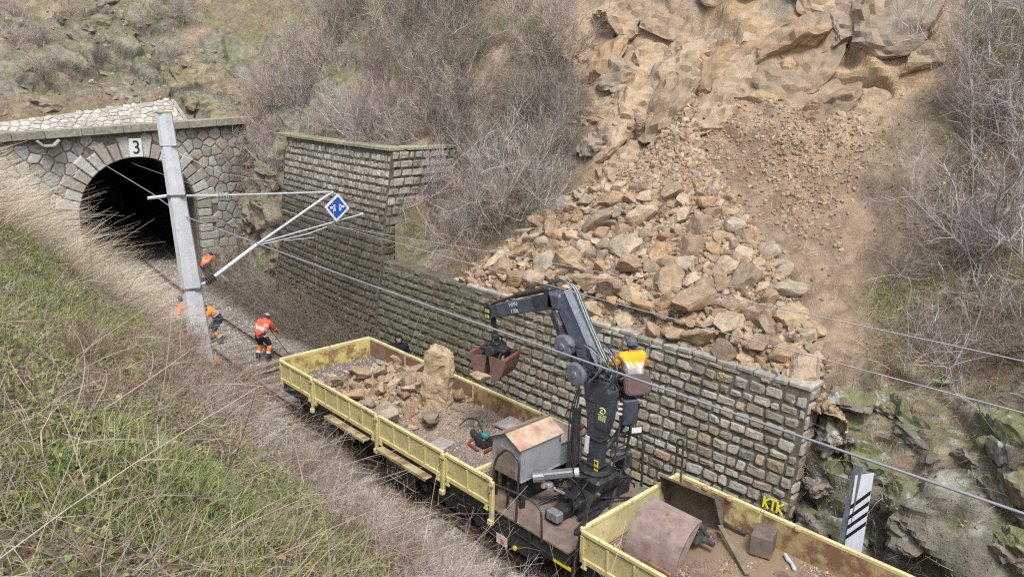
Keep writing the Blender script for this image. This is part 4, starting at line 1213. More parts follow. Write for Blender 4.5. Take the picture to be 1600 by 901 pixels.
mm = MB(DRK); mm.box((-.3, 8.1, 1.5), (.5, .14, .09)); mm.beam((-1.2, 9.15, 1.25), (-1.2, 9.15, 1.8), .05, .05); mm.beam((-.95, 8.98, 1.25), (-.95, 8.98, 1.8), .05, .05)
offs(mm.build('bracket', M_metal_dark, w1))

w2 = empty('open_wagon', (0, 2.5, 0), 0, 'second pale yellow open wagon holding spare grab buckets, mud and puddles', 'rail wagon')
frame_at(w2, -3.2, 7.15)
fl = MB((.2, .14, .1)); fl.box((0, 1.98, 1.225), (2.76, 10.3, .04), None, .004); offs(fl.build('floor', M_rust, w2))
P2 = [7.17, 5.42, 2.9, .3, -2.9]
for i in range(4):
    side_panel(w2, 'side_panel', -1.4, P2[i + 1] + .02, P2[i] - .02)
    side_panel(w2, 'side_panel', 1.4, P2[i + 1] + .02, P2[i] - .02, lab='drop side, its inner face rusted brown' if i > 0 else None, inner=((.62, .52, .24), (.42, .31, .15), (.24, .14, .1), (.24, .14, .1))[i])
    if i:
        stake(w2, -1.4, P2[i]); stake(w2, 1.4, P2[i])
ep = MB(YEL2); ep.box((0, 7.15, 1.56), (2.76, .04, .56), None, .005); ep.box((0, 7.16, 1.84), (2.8, .08, .08), None, .012)
for x in (-1.3, -.65, 0, .65, 1.3): ep.box((x, 7.185, 1.58), (.06, .04, .42), None, .008)
offs(ep.build('end_panel', [M_yellow], w2))
bogie_parts(w2, 4.9); buffers(w2, 7.18, 1)
for y in (6.55, 6.05, 4.75):
    lg = MB((.45, .3, .16)); lg.box((1.36, y, 1.83), (.09, .12, .1), None, .03); offs(lg.build('side_latch', M_rust, w2))

# ---- rubble and mud loads
def load_surface(name, x0, x1, y0, y1, hf, colf, label, mat=M_soil, res=.04):
    gx = np.arange(x0, x1, res); gy = np.arange(y0, y1, res); A, B = np.meshgrid(gx, gy, indexing='ij')
    P = np.stack([A, B, hf(A, B)], -1); s_ = Surf(P)
    o = link(name, s_.mesh(name, colf(P)), mat); tag(o, label, None, None, 'stuff'); return s_
def l1(x, y):
    P = np.stack([x, y, x * 0], -1).reshape(-1, 3)
    n_ = fbm(P * 1.6, 300, 4).reshape(x.shape)
    h = 1.32 + .06 * n_ + .42 * np.exp(-((y - 15.1) / 1.3) ** 2 - ((x - .3) / 1.0) ** 2) + .2 * np.exp(-((y - 13.0) / 1.4) ** 2 - ((x - .4) / .8) ** 2)
    return h + fbm(P * 9, 301, 2).reshape(x.shape) * .015
def l1c(P):
    F = P.reshape(-1, 3)
    c = mixc(np.array([.26, .2, .16]), np.array([.16, .13, .115]), smooth01(fbm(F * 2, 302, 4), -.2, .3))
    c = mixc(c, [.36, .27, .18], np.exp(-((F[:, 1] - 14.4) / 1.9) ** 2) * .9)
    c = mixc(c, [.13, .125, .12], smooth01(F[:, 1], 16.2, 16.8) * .8)
    return c.reshape(P.shape)
LS1 = load_surface('spoil_load', -1.37, 1.375, 9.93, 17.76, l1, l1c, 'dark gravel and spoil covering the floor of the rock wagon', M_gravel)
P_, N_ = LS1.sample(9000, None, prng); S_ = .012 + .035 * prng.random(len(P_)) ** 2
cc = np.array([(.4, .32, .24), (.28, .22, .18), (.46, .4, .33), (.2, .165, .14), (.46, .34, .22)])[prng.integers(0, 5, len(P_))]
stones_obj('spoil_stones', P_, S_, cc, prng, 'loose small stones strewn over the load of the rock wagon', M_gravel, True)
P_, N_ = LS1.sample(900, lambda g: np.exp(-((g[..., 1] - 14.6) / 1.3) ** 2), prng); S_ = .04 + .07 * prng.random(len(P_))
stones_obj('broken_rock', P_ + np.array([0, 0, .02]), S_, np.array(ROCKC)[prng.integers(0, 6, len(P_))], prng, 'broken tan rock fragments heaped among the boulders in the wagon')
WR = [ # x, y, z, scale xyz, lib, rot, label
 (.45, 13.3, 2.25, (.42, .36, .74), 2, (.04, -.12, 2.6), 'tall upright slab of tan rock standing in the wagon load'),
 (-.98, 13.45, 1.65, (.42, .36, .33), 5, (.2, .1, 1.2), 'rounded pale boulder against the near side boards, beside the upright slab'),
 (-.28, 12.72, 1.60, (.42, .33, .28), 3, (.1, .2, .7), 'wide tan boulder in front of the upright slab'),
 (.55, 12.7, 1.55, (.27, .25, .22), 9, (.3, .2, 2.2), 'angular boulder close behind the foot of the upright slab, nearer the crane'),
 (.95, 13.2, 1.67, (.2, .2, .28), 7, (0, .2, .3), 'narrow brown rock wedged between slab and far boards'),
 (.1, 14.1, 1.77, (.3, .26, .24), 8, (.1, .5, 1), 'tan boulder just beyond the upright slab'),
 (-.35, 14.6, 1.74, (.34, .26, .36), 0, (.5, .3, .4), 'pointed tan boulder in the middle of the wagon load'),
 (-.95, 15.0, 1.62, (.36, .26, .22), 4, (.1, .1, 2.0), 'flat brown boulder by the near boards, far half of the load'),
 (-.3, 15.6, 1.87, (.33, .28, .24), 6, (.2, .3, .2), 'tan boulder on top of the far heap in the wagon'),
 (.35, 15.6, 1.92, (.3, .24, .2), 11, (.3, 0, 1.6), 'flat topped boulder on the far heap in the wagon'),
 (.9, 14.9, 1.82, (.34, .28, .3), 12, (0, .3, 2.4), 'pale boulder near the rusty far boards'),
 (.55, 14.5, 1.84, (.22, .2, .2), 13, (.4, .3, 1.1), 'smaller tan rock on the heap beyond the slab'),
 (-.1, 16.2, 1.72, (.26, .22, .18), 14, (.1, .2, .8), 'small flat rock at the far foot of the heap'),
 (-.75, 16.0, 1.64, (.26, .2, .2), 15, (.3, .1, 2.9), 'brown rock near the dark gravel in the far corner'),
 (.0, 15.1, 1.94, (.24, .19, .26), 1, (.4, .4, .3), 'steep edged rock at the centre of the far heap'),
 (1.0, 15.9, 1.77, (.22, .2, .2), 2, (.3, .8, .9), 'rock leaning on the far boards near the hooded man'),
 (-.62, 14.1, 1.64, (.2, .18, .17), 10, (.2, .6, .9), 'small rock between the rounded boulder and the heap')]
for (x, y, z, sc, k, rt, lb) in WR:
    o = place_rock((x, y, z), 1, k, 'boulder', lb, 'rocks loaded in the wagon', rot=rt, sc=sc)
    if 'upright slab of' in lb: o.data = slab_me
for q in range(90):
    y = prng.normal(14.8, 1.0); x = prng.uniform(-1.15, 1.2)
    if not 13.1 < y < 16.8: continue
    s_ = prng.uniform(.09, .24)
    place_rock((x, y, float(l1(np.array([[x]]), np.array([[y]]))[0, 0]) + s_ * .35), s_, q, 'rock', '%s %s rock in the wagon, %s, %s' % ('fist sized' if s_ < .12 else 'head sized', ['tan', 'brown', 'pale tan', 'dull brown', 'orange brown', 'greyish tan'][(q % 16) % 6], 'beyond the slab' if y > 15 else 'close to the slab', 'by the near boards' if x < -.45 else ('by the far boards' if x > .5 else 'mid wagon')), 'smaller rocks heaped in the wagon', 'rock')

def l2(x, y):
    P = np.stack([x, y, x * 0], -1).reshape(-1, 3)
    return 1.295 + .05 * fbm(P * 1.8, 310, 4).reshape(x.shape) + fbm(P * 9, 311, 2).reshape(x.shape) * .012
def l2c(P):
    F = P.reshape(-1, 3); c = mixc(np.array([.26, .18, .13]), np.array([.17, .12, .09]), smooth01(fbm(F * 2, 312, 4), -.2, .3)); return c.reshape(P.shape)
LS2 = load_surface('mud_load', -1.37, 1.375, -2.8, 7.1, l2, l2c, 'wet brown mud and gravel on the floor of the open wagon', M_gravel, .05)
P_, N_ = LS2.sample(7000, lambda g: (g[..., 1] > 1) * smooth01(fbm(g.reshape(-1, 3) * 1.5, 313, 3).reshape(g.shape[:2]), -.15, .2), prng); S_ = .012 + .035 * prng.random(len(P_)) ** 2
cc = np.array([(.44, .37, .3), (.28, .2, .16), (.5, .45, .4), (.25, .14, .12), (.4, .27, .16)])[prng.integers(0, 5, len(P_))]
stones_obj('mud_stones', P_, S_, cc, prng, 'loose stones strewn over the mud in the open wagon', M_gravel, True)
pud = MB(); 
pud.add([(-1.36, -2.7, 1.304), (1.36, -2.7, 1.304), (1.36, 7.1, 1.304), (-1.36, 7.1, 1.304)], [[0, 1, 2, 3]], (.3, .22, .15))
tag(pud.build('puddle', M_water), 'shallow muddy water standing in the open wagon', None, None, 'stuff')

# spare clamshell grab lying in the second wagon
def shell(mb, c, wid, R_, a0, a1, yaw, flip, th=.03, col=(.26, .19, .16), n=12):
    """quarter shell: arc in local x-z, width along local y, with side cheeks"""
    prof = [(R_ * math.cos(a), R_ * math.sin(a)) for a in np.linspace(a0, a1, n)]
    cs, sn = math.cos(yaw), math.sin(yaw)
    def W(x, y, z): return (c[0] + cs * x * flip - sn * y, c[1] + sn * x * flip + cs * y, c[2] + z)
    V = []; F = []
    for (x, z) in prof:
        k_ = (R_ - th) / R_
        V += [W(x, -wid / 2, z), W(x, wid / 2, z), W(x * k_, wid / 2, z * k_), W(x * k_, -wid / 2, z * k_)]
    for i in range(n - 1):
        for j in range(4): F.append([i * 4 + j, i * 4 + (j + 1) % 4, i * 4 + 4 + (j + 1) % 4, i * 4 + 4 + j])
    F += [[0, 1, 2, 3], [n * 4 - 1, n * 4 - 2, n * 4 - 3, n * 4 - 4]]
    mb.add(V, F, col)
    for s_ in (-1, 1):
        y = s_ * (wid / 2 - .012)
        pts = [(x * .985, z * .985) for x, z in prof]
        V = [W(x, y - .012, z) for x, z in pts] + [W(x, y + .012, z) for x, z in pts]; k = len(pts)
        mb.add(V, [list(range(k)), list(range(k, 2 * k))[::-1]] + [[i, k + i, k + (i + 1) % k, (i + 1) % k] for i in range(k)], np.array(col) * (1.15 if s_ < 0 else .9))
sg = empty('spare_grab', (.2, 6.3, 1.25), 0, 'rusty spare clamshell grab with two shells lying open in the second wagon', 'grab bucket')
yaw = .06
a = MB(); shell(a, (-.02, 6.28, 1.34), 1.0, .72, R(88), R(180), yaw, 1, col=(.27, .2, .17))
a.beam((-.74, 5.8, 1.36), (-.71, 6.8, 1.36), .05, .1, color=(.28, .15, .09))
a.beam((-.02, 5.78, 2.05), (-.0, 6.78, 2.05), .1, .03, color=(.3, .23, .2))
offs(a.build('grab_shell', M_rust, sg))
b = MB(); shell(b, (.38, 6.5, 1.5), 1.12, .72, R(112), R(196), yaw, -1, col=(.15, .12, .1))
offs(b.build('grab_shell', M_rust, sg))
f = MB((.07, .07, .075)); f.box((.25, 6.35, 1.72), (.26, .9, .1), rotm(0, 0, .06)); f.box((.3, 6.0, 1.6), (.3, .2, .3), rotm(0, .2, .06)); f.box((.3, 6.55, 1.6), (.3, .2, .3), rotm(0, .2, .06))
f.box((.22, 6.5, 1.79), (.1, .5, .05), rotm(0, 0, .06), None, (.36, .36, .35)); f.cyl((.35, 5.7, 1.5), (.35, 6.9, 1.5), .05, 10)
for y in (5.9, 6.5): f.cyl((.05, y, 1.95), (.5, y, 1.5), .035, 8)
offs(f.build('grab_frame', M_metal_dark, sg))
bx_ = MB((.15, .12, .105)); bx_.box((1.1, 5.2, 1.5), (.5, .36, .36), rotm(0, .05, .3), .012)
tag(bx_.build('steel_box', M_rust, loc=(1.1, 5.2, 1.3)), 'dark rusty steel box standing in the mud by the far boards', 'metal box')
pp = MB((.07, .065, .06)); pp.tube(bez((1.3, 6.35, 1.38), (1.28, 6.1, 1.4), (1.22, 5.9, 1.36), (1.25, 5.6, 1.38), 8), .035, 8)
tag(pp.build('pipe', M_rubber, loc=(1.25, 6, 1.3)), 'dark hose lying in brown water along the far boards', 'hose')
pk = MB((.2, .16, .11)); pk.beam((.95, 5.95, 1.5), (.25, 5.0, 1.36), .09, .04)
tag(pk.build('plank', M_wood, loc=(.6, 5.4, 1.3)), 'narrow grey plank lying across the mud beside the spare grab', 'plank')
wt = MB((.5, .52, .56)); wt.tube([(1.22, 4.85, 1.36), (1.14, 4.76, 1.35), (1.08, 4.66, 1.35), (.98, 4.56, 1.34), (.95, 4.53, 1.34)], [.03, .04, .028, .036, .015], 8)
tag(wt.build('plastic_bottle', M_paint, loc=(1.1, 4.7, 1.3)), 'crumpled white plastic bottle in the mud past the steel box', 'bottle')

# ---- things in the first wagon's near end
for (p, s_, rz, lb) in (((-.62, 11.9, 1.36), (.5, .42, .05), .3, 'short grey board lying on gravel by the near boards'), ((1.1, 11.55, 1.44), (.62, .45, .06), .2, 'grey board lying on gravel beside the far boards')):
    m = MB((.34, .3, .28)); m.box(p, s_, rotm(.05, .04, rz), .008); tag(m.build('board', M_wood, loc=p), lb, 'board')
eg = empty('rail_tool', (0, 11.2, 1.35), 0, 'small oily motor tool with teal tank and red frame dumped in the wagon', 'power tool')
m = MB(DRK); m.box((.02, 11.22, 1.5), (.3, .32, .24), None, .04); m.cyl((.05, 11.45, 1.45), (.1, 11.7, 1.5), .07, 12); m.tube(rounded([(.1, 11.3, 1.55), (.25, 11.7, 1.75), (.2, 12.0, 1.7), (0, 12.05, 1.55)], .1), .018, 6); offs(m.build('motor', M_metal_dark, eg))
m = MB((.05, .2, .18)); m.box((-.02, 11.12, 1.66), (.2, .18, .13), rotm(.3, .2, .4), .04); offs(m.build('tank', M_paint, eg))
m = MB((.22, .06, .045)); m.tube(rounded([(-.25, 11.1, 1.38), (-.2, 11.5, 1.4), (.2, 11.6, 1.4), (.28, 11.0, 1.4), (-.2, 10.95, 1.4)], .06), .03, 6); m.box((.2, 10.98, 1.45), (.12, .1, .1), None, .02); offs(m.build('frame', M_paint, eg))

# ================================================================== tin cabinet
cb = empty('machinery_cabinet', (-.52, 9.35, 1.25), 0, 'grey sheet metal cabinet with rusty gabled roof beside the crane', 'cabinet')
gry = (.4, .41, .42)
m = MB(gry); m.box((-.53, 9.35, 2.15), (1.08, .8, .68), None, .01)
gp = [(-.4, 0), (.4, 0), (0, .2)]
for x in (-1.065, .005): m.prism([(-.4, 0), (.4, 0), (0, .2)], (x, 9.35, 2.488), (0, 1, 0), (0, 0, 1), .012)
for z in (1.83, 2.47): m.box((-.53, 8.945, z), (1.09, .012, .03), None, .003)
offs(m.build('body', M_galv, cb))
m = MB((.45, .3, .2))
for s_ in (-1, 1):
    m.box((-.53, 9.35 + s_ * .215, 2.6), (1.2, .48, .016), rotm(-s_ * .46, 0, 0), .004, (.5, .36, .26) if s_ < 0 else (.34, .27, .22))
m.box((-.53, 9.35, 2.705), (1.2, .05, .02), None, .004, (.1, .09, .09))
def roofmat():
    return mat_col('rusting_roof', .6, 3, .2, .15, 30, .003, spots=[((.34, .15, .075), 2.6, .46, .64, .8), ((.5, .48, .46), 1.7, .55, .7, .7)], spec=.4)
M_roof = roofmat(); offs(m.build('roof', M_roof, cb))
m = MB((.27, .2, .16)); m.prism([(-.27, -.3), (.27, -.3), (.27, .12), (.16, .25), (-.16, .25), (-.27, .12)], (-1.078, 9.35, 2.14), (0, 1, 0), (0, 0, 1), .02); offs(m.build('hatch', M_rust, cb))
m = MB((.3, .17, .07)); m.box((-.2, 8.938, 2.15), (.02, .005, .34), None, .001); m.box((-.42, 8.938, 2.2), (.03, .005, .3), None, .001); 
m2 = MB((.1, .1, .1)); m2.box((-.04, 8.94, 2.38), (.03, .02, .06)); offs(m2.build('latch', M_metal_dark, cb))
m = MB(DRK)
for x, y in ((-1.0, 9.0), (-1.0, 9.7), (-.05, 9.0), (-.05, 9.7)): m.box((x, y, 1.53), (.05, .05, .58), None, .006)
m.box((-.5, 9.35, 1.5), (.8, .5, .4), None, .06); offs(m.build('stand', M_metal_dark, cb))
lc = empty('low_cabinet', (.45, 9.5, 1.25), 0, 'lower grey box with rusty lid behind the gabled cabinet', 'cabinet')
m = MB(gry); m.box((.42, 9.42, 1.95), (.72, .7, .5), None, .012); offs(m.build('body', M_galv, lc))
m = MB((.42, .35, .3)); m.box((.42, 9.42, 2.21), (.78, .76, .02), rotm(.05, .03, 0), .004); offs(m.build('lid', M_roof, lc))
m = MB(DRK); 
for x in (.15, .7): m.box((x, 9.4, 1.48), (.06, .6, .5), None, .01)
offs(m.build('stand', M_metal_dark, lc))
rdx = MB((.6, .13, .05)); rdx.box((.86, 9.25, 2.26), (.12, .2, .13), rotm(0, .2, .3), .04); tag(rdx.build('rag', M_cloth, loc=(.86, 9.25, 2.2)), 'orange red cloth bundle on the corner of the low cabinet', 'cloth')

# ================================================================== loader crane
cr = empty('loader_crane', (.35, 8.3, 1.25), 0, 'dark hydraulic loader crane with folded boom rising from the wagon platform', 'crane')
CX = .32
BLU = (.085, .095, .12)
m = MB(DRK); m.box((CX, 8.3, 1.42), (1.5, .55, .34), None, .03); m.box((CX, 8.3, 1.7), (.7, .7, .3), None, .06)
m.beam((-.95, 8.3, 1.36), (1.2, 8.3, 1.36), .3, .2); m.box((-.9, 8.22, 1.42), (.18, .3, .2), None, .03, (.2, .2, .2))
m.lathe((CX, 8.3, 1.82), (0, 0, 1), [(0, .3), (.08, .32), (.12, .24)], 18)
offs(m.build('base', M_metal_dark, cr))
m = MB((.05, .055, .07))
V = []
for z, hx_, y0, y1 in ((1.85, .12, 8.2, 8.44), (2.5, .12, 8.16, 8.46), (3.0, .13, 8.02, 8.5), (3.55, .15, 7.98, 8.58), (3.72, .12, 8.1, 8.58)):
    V += [(CX - hx_, y0, z), (CX + hx_, y0, z), (CX + hx_, y1, z), (CX - hx_, y1, z)]
F = [[0, 3, 2, 1], [16, 17, 18, 19]]
for i in range(4):
    for j in range(4): F.append([i * 4 + j, i * 4 + (j + 1) % 4, i * 4 + 4 + (j + 1) % 4, i * 4 + 4 + j])
m.add(V, F)
for z in (2.0, 2.55, 3.3): m.box((CX, 8.3, z), (.3, .54 if z > 3 else .36, .05), None, .012, DRK)
m.box((CX - .15, 8.12, 3.05), (.01, .26, .46), None, .004, (.05, .055, .07))
offs(m.build('column', M_metal_dark, cr))
def on_X(x, y, z):       # text on a face that looks towards -X; reads from there
    return Matrix.Translation((x, y, z)) @ Matrix(((0, 0, -1, 0), (-1, 0, 0, 0), (0, 1, 0, 0), (0, 0, 0, 1)))
lg = MB((.62, .66, .25)); t = np.linspace(.6, 5.6, 16)
lg.tube(np.stack([0 * t + CX - .162, 8.1 + .07 * np.cos(t), 3.2 + .055 * np.sin(t)], 1), .012, 5); lg.box((CX - .161, 8.12, 3.2), (.006, .06, .05), None, .001, (.5, .53, .25))
for k_ in range(4): lg.box((CX - .161, 8.17 - k_ * .045, 3.04), (.006, .026, .1), None, .002)
lg.box((CX - .161, 8.1, 3.11), (.005, .2, .016), None, .001)
offs(lg.build('maker_emblem', M_paint, cr))
m = MB((.72, .72, .7)); m.box((CX - .15, 8.44, 2.4), (.012, .1, .36), rotm(.05, 0, 0), .003); offs(m.build('white_label', M_paint, cr))
m = MB((.8, .62, .03)); m.box((CX - .138, 8.2, 2.02), (.012, .1, .26), None, .004); m.box((CX - .146, 8.2, 2.1), (.006, .05, .06), None, .002, (.02, .02, .02)); offs(m.build('warning_label', M_paint, cr))
m = MB((.04, .04, .045)); m.cyl((CX - .08, 8.78, 1.75), (CX - .05, 8.82, 3.0), .085, 14); m.cyl((CX - .05, 8.82, 3.0), (CX - .03, 8.84, 3.5), .045, 12, color=(.5, .5, .5)); m.cyl((CX - .16, 8.84, 3.52), (CX + .12, 8.84, 3.52), .07, 10); offs(m.build('lift_cylinder', M_metal_dark, cr))
# inner boom, outer boom
A0 = np.array((CX, 8.42, 3.78)); A1 = np.array((CX, 9.36, 5.12)); B1 = np.array((CX, 11.35, 4.33)); B0 = np.array((CX, 9.62, 4.95))
m = MB((.1, .115, .15)); m.beam(A0, A1, .22, .33, up=(0, -.8, .5), bev=.02); m.beam(A1 + (0, -.1, -.12), A1 + (0, .28, -.14), .3, .34, up=(0, -.3, 1), color=BLU)
m.beam(A0 + (0, -.17, .14), A1 + (0, -.17, .14), .28, .015, up=(0, -.8, .5), color=(.2, .215, .25))
offs(m.build('inner_boom', M_metal_dark, cr))
m = MB((.2, .2, .22))
for (y, z, r_) in ((8.74, 3.74, .235), (9.08, 4.2, .235)):
    m.lathe((CX - .2, y, z), (-1, 0, 0), [(-.12, r_ * .9), (.0, r_), (.02, r_), (.05, r_ * .82), (.06, r_ * .3), (.08, r_ * .25)], 22, (.16, .17, .19))
    m.lathe((CX + .2, y, z), (1, 0, 0), [(-.12, r_ * .9), (.0, r_), (.02, r_), (.05, r_ * .82)], 22, (.1, .1, .11))
offs(m.build('joint_disc', M_metal_dark, cr))
m = MB((.05, .05, .055)); m.cyl((CX, 8.95, 3.9), (CX, 9.35, 4.5), .075, 14); m.cyl((CX, 9.35, 4.5), (CX, 9.62, 4.82), .04, 10, color=(.45, .45, .45)); m.beam((CX - .12, 9.1, 4.1), (CX - .12, 9.5, 4.75), .03, .12, up=(0, -1, .5)); m.beam((CX + .12, 9.1, 4.1), (CX + .12, 9.5, 4.75), .03, .12, up=(0, -1, .5))
offs(m.build('knuckle_cylinder', M_metal_dark, cr))
m = MB((.085, .095, .12)); d = (B1 - B0) / np.linalg.norm(B1 - B0)
m.beam(B0 - d * .1, B0 + d * 1.55, .24, .29, bev=.02); m.beam(B0 + d * 1.5, B1 + d * .02, .2, .26, bev=.015, color=(.07, .075, .085))
m.prism([(0, -.16), (.4, -.16), (.5, .16), (0, .16)], B0 - d * .12 + np.array((-.14, 0, 0)), d, np.cross((1, 0, 0), d), .02, (.05, .05, .06))
offs(m.build('outer_boom', M_metal_dark, cr))
ub = np.cross((1, 0, 0), d) * 1.0
if ub[2] < 0: ub = -ub
m = MB((.045, .04, .04)); m.cyl(B0 + ub * .24 + d * .05, B0 + ub * .23 + d * 1.0, .06, 12); m.cyl(B0 + ub * .23 + d * 1.0, B1 + ub * .17 - d * .1, .035, 10, color=(.12, .06, .05)); m.box(B1 + ub * .12, (.2, .16, .2), None, .03); m.box(B0 + ub * .2, (.2, .2, .16), None, .03)
offs(m.build('extension_cylinder', M_metal_dark, cr))
bm_ = Matrix(((0, 0, -1, 0), (-float(-d[1]) * -1, 0, 0, 0), (0, 1, 0, 0), (0, 0, 0, 1)))
def on_boom(p, extra=0.0):
    ex = Vector((0, -d[1], -d[2])); ez = Vector((-1, 0, 0)); ey = ez.cross(ex)
    M = Matrix((ex, ey, ez)).transposed().to_4x4(); M.translation = Vector(p); return M
for tx, dz_ in (('HPN', .06), ('130t', -.07)):
    p = B0 + d * .98 + ub * dz_ + np.array((-.134, 0, 0))
    t = text_obj(tx, .13, .002, M_paint, 'boom_lettering', cr, on_boom(p), (.62, .64, .66))
m = MB((.7, .6, .12)); 
for k_ in (0, 1):
    for j_ in (-1, 0, 1): m.box(B1 + np.array((-.115, .05 - j_ * .05 - .03, .03 - k_ * .12)), (.006, .03, .075), None, .002)
m.mi = 1; m.box(B1 + np.array((-.105, .02, -.02)), (.012, .2, .28), None, .003, (.02, .02, .02)); offs(m.build('yellow_marker', [M_paint, M_metal_dark], cr))
# hoses: bundles along the boom and a tangle at the column head
hr = random.Random(44)
m = MB((.35, .42, .38))
for k_ in range(5):
    x = CX + .05 + .03 * k_; m.tube(rounded([A0 + (x - CX, -.26, .1), (A0 + A1) / 2 + (x - CX, -.2, .16), A1 + (x - CX, -.22, .2), A1 + (x - CX, .15, .3 - .02 * k_), B0 + (x - CX, .3, .22)], .12), .011, 6, color=(.42, .48, .44) if k_ % 2 else (.08, .09, .09))
offs(m.build('hose_bundle', M_rubber, cr))
for k_ in range(26):
    m = MB((.04, .04, .042) if k_ % 4 else (.2, .2, .2)); a = hr.uniform(0, 6.28)
    p0 = (CX + hr.uniform(-.25, .3), 8.3 + hr.uniform(-.3, .3), 3.45 + hr.uniform(0, .3)); p3 = (CX + hr.uniform(-.25, .3), 8.6 + hr.uniform(-.2, .5), 3.9 + hr.uniform(-.1, .5))
    m.tube(bez(p0, (p0[0] - .25 * math.cos(a), p0[1] - .35, p0[2] + hr.uniform(.1, .4)), (p3[0] - .3 * math.sin(a), p3[1] - .4, p3[2] + .1), p3, 12), .014, 6); offs(m.build('hydraulic_hose', M_rubber, cr))
for k_ in range(3):
    m = MB((.04, .04, .042)); x = CX - .2 - .05 * k_
    m.tube(bez((x, 8.6, 3.5), (x - .08, 8.75 + .05 * k_, 2.8), (x + .02, 8.7, 2.3), (x - .1, 8.75, 1.6), 12), .014, 6); offs(m.build('hydraulic_hose', M_rubber, cr))
for k_ in range(14):
    m = MB(DRK); p0 = (hr.uniform(-.6, 1.0), hr.uniform(8.0, 8.8), hr.uniform(1.5, 1.9)); p3 = (hr.uniform(-.6, 1.1), hr.uniform(7.8, 9.0), hr.uniform(1.3, 1.6))
    m.tube(bez(p0, (p0[0] + hr.uniform(-.3, .3), p0[1] - .2, p0[2] + .35), (p3[0], p3[1] - .2, p3[2] + .3), p3, 12), .017, 6); offs(m.build('hydraulic_hose', M_rubber, cr))
# valve blocks and odd gear round the foot
m = MB((.22, .22, .22)); m.beam((-.72, 8.72, 1.95), (-.35, 8.3, 2.05), .16, .14); m.cyl((-.85, 8.85, 1.9), (-.7, 8.7, 1.93), .1, 12); m.cyl((-.34, 8.28, 2.05), (-.28, 8.22, 2.06), .09, 12, color=(.5, .5, .48)); offs(m.build('hydraulic_motor', M_galv, cr))
m = MB((.45, .43, .4)); m.box((-.62, 8.65, 1.75), (.14, .12, .1)); m.cyl((-.6, 8.55, 1.72), (-.45, 8.42, 1.6), .03, 8); m.cyl((-.7, 8.72, 1.7), (-.7, 8.72, 1.85), .05, 10); offs(m.build('valve_block', M_galv, cr))
m = MB(DRK)
for z in (1.5, 1.62): m.tube(rounded([(.55, 8.2, z), (.95, 8.0, z), (1.1, 8.35, z), (.7, 8.55, z), (.55, 8.2, z)], .05), .02, 6)
for k_ in range(10): m.beam((hr.uniform(-.9, 1.1), hr.uniform(7.7, 8.9), 1.25), (hr.uniform(-.9, 1.1), hr.uniform(7.9, 8.7), hr.uniform(1.4, 1.75)), .05, .035)
m.box((1.1, 8.25, 1.78), (.26, .26, .2), None, .02, (.07, .07, .075)); m.box((-.1, 7.95, 1.34), (.9, .08, .08), None, .01); m.beam((-.9, 7.7, 1.28), (.3, 8.0, 1.3), .1, .08); m.beam((.1, 7.6, 1.28), (.95, 7.7, 1.28), .12, .06)
m.cyl((.75, 8.3, 2.0), (1.05, 8.05, 2.08), .11, 14, color=(.06, .06, .06)); offs(m.build('outrigger_gear', M_metal_dark, cr))
# raised operator's seat and its frame
SX, SY, SZ = .93, 8.05, 3.47
SYAW = R(-28)
Rz = rotm(0, 0, SYAW); S0 = np.array((SX, SY, SZ))
def sp3(x, y, z): return S0 + Rz @ np.array((x, y, z))
m = MB((.05, .05, .052))
m.tube([sp3(0, .05, -.1), sp3(0, .1, -.7), (CX + .35, 8.25, 2.35), (CX + .2, 8.3, 2.2)], .055, 8)
m.beam((CX + .1, 8.3, 3.2), sp3(-.1, .1, -.14), .12, .1); m.box(sp3(0, .06, -.12), (.42, .42, .05), Rz, .01)
for x in (.45, .8):
    m.beam((x, 8.0, 1.95), (x + .15, 8.0, 3.0), .035, .035)
for z in (2.1, 2.35, 2.6, 2.85): m.beam((.46 + (z - 2) * .15, 8.0, z), (.82 + (z - 2) * .15, 8.0, z), .03, .03)
m.beam((1.0, 8.1, 2.3), (1.15, 8.0, 3.1), .04, .04); m.beam((.7, 8.2, 2.5), (1.2, 8.2, 2.3), .04, .04); m.tube(rounded([sp3(.26, -.2, -.1), sp3(.34, -.28, .3), sp3(.3, -.1, .34)], .08), .012, 6)
offs(m.build('seat_frame', M_metal_dark, cr))
m = MB((.15, .1, .09)); rr2 = [(.27 * np.sign(math.cos(a)) * abs(math.cos(a)) ** .55, .2 * np.sign(math.sin(a)) * abs(math.sin(a)) ** .6) for a in np.linspace(0, 2 * math.pi, 29)[:-1]]
_ux = Rz @ np.array((1, 0, 0)); _uy = Rz @ rotm(-.14, 0, 0) @ np.array((0, 0, 1))
for th_, sc_ in ((.07, 1.0), (.11, .93), (.135, .8)): m.prism([(a * sc_, b * sc_) for a, b in rr2], sp3(0, -.24, .15), _ux, _uy, th_)
m.box(sp3(0, -.2, .0), (.1, .05, .2), Rz, .01); m.box(sp3(0, .02, -.04), (.44, .44, .1), Rz, .045); offs(m.build('seat', M_cloth, cr))
m = MB((.05, .055, .07)); m.box(sp3(-.12, -.2, -.38), (.3, .2, .5), Rz, .02); m.box(sp3(-.22, .36, -.02), (.3, .16, .36), Rz, .02)
offs(m.build('control_console', M_metal_dark, cr))
m = MB((.05, .055, .07)); m.box(sp3(-.22, .36, .17), (.28, .1, .02), Rz, .005)
for k_ in range(4): m.cyl(sp3(-.3 + .06 * k_, .36, .15), sp3(-.3 + .06 * k_, .33, .32), .008, 6); m.cyl(sp3(-.3 + .06 * k_, .33, .32), sp3(-.3 + .06 * k_, .325, .35), .018, 8)
offs(m.build('control_levers', M_metal_dark, cr))
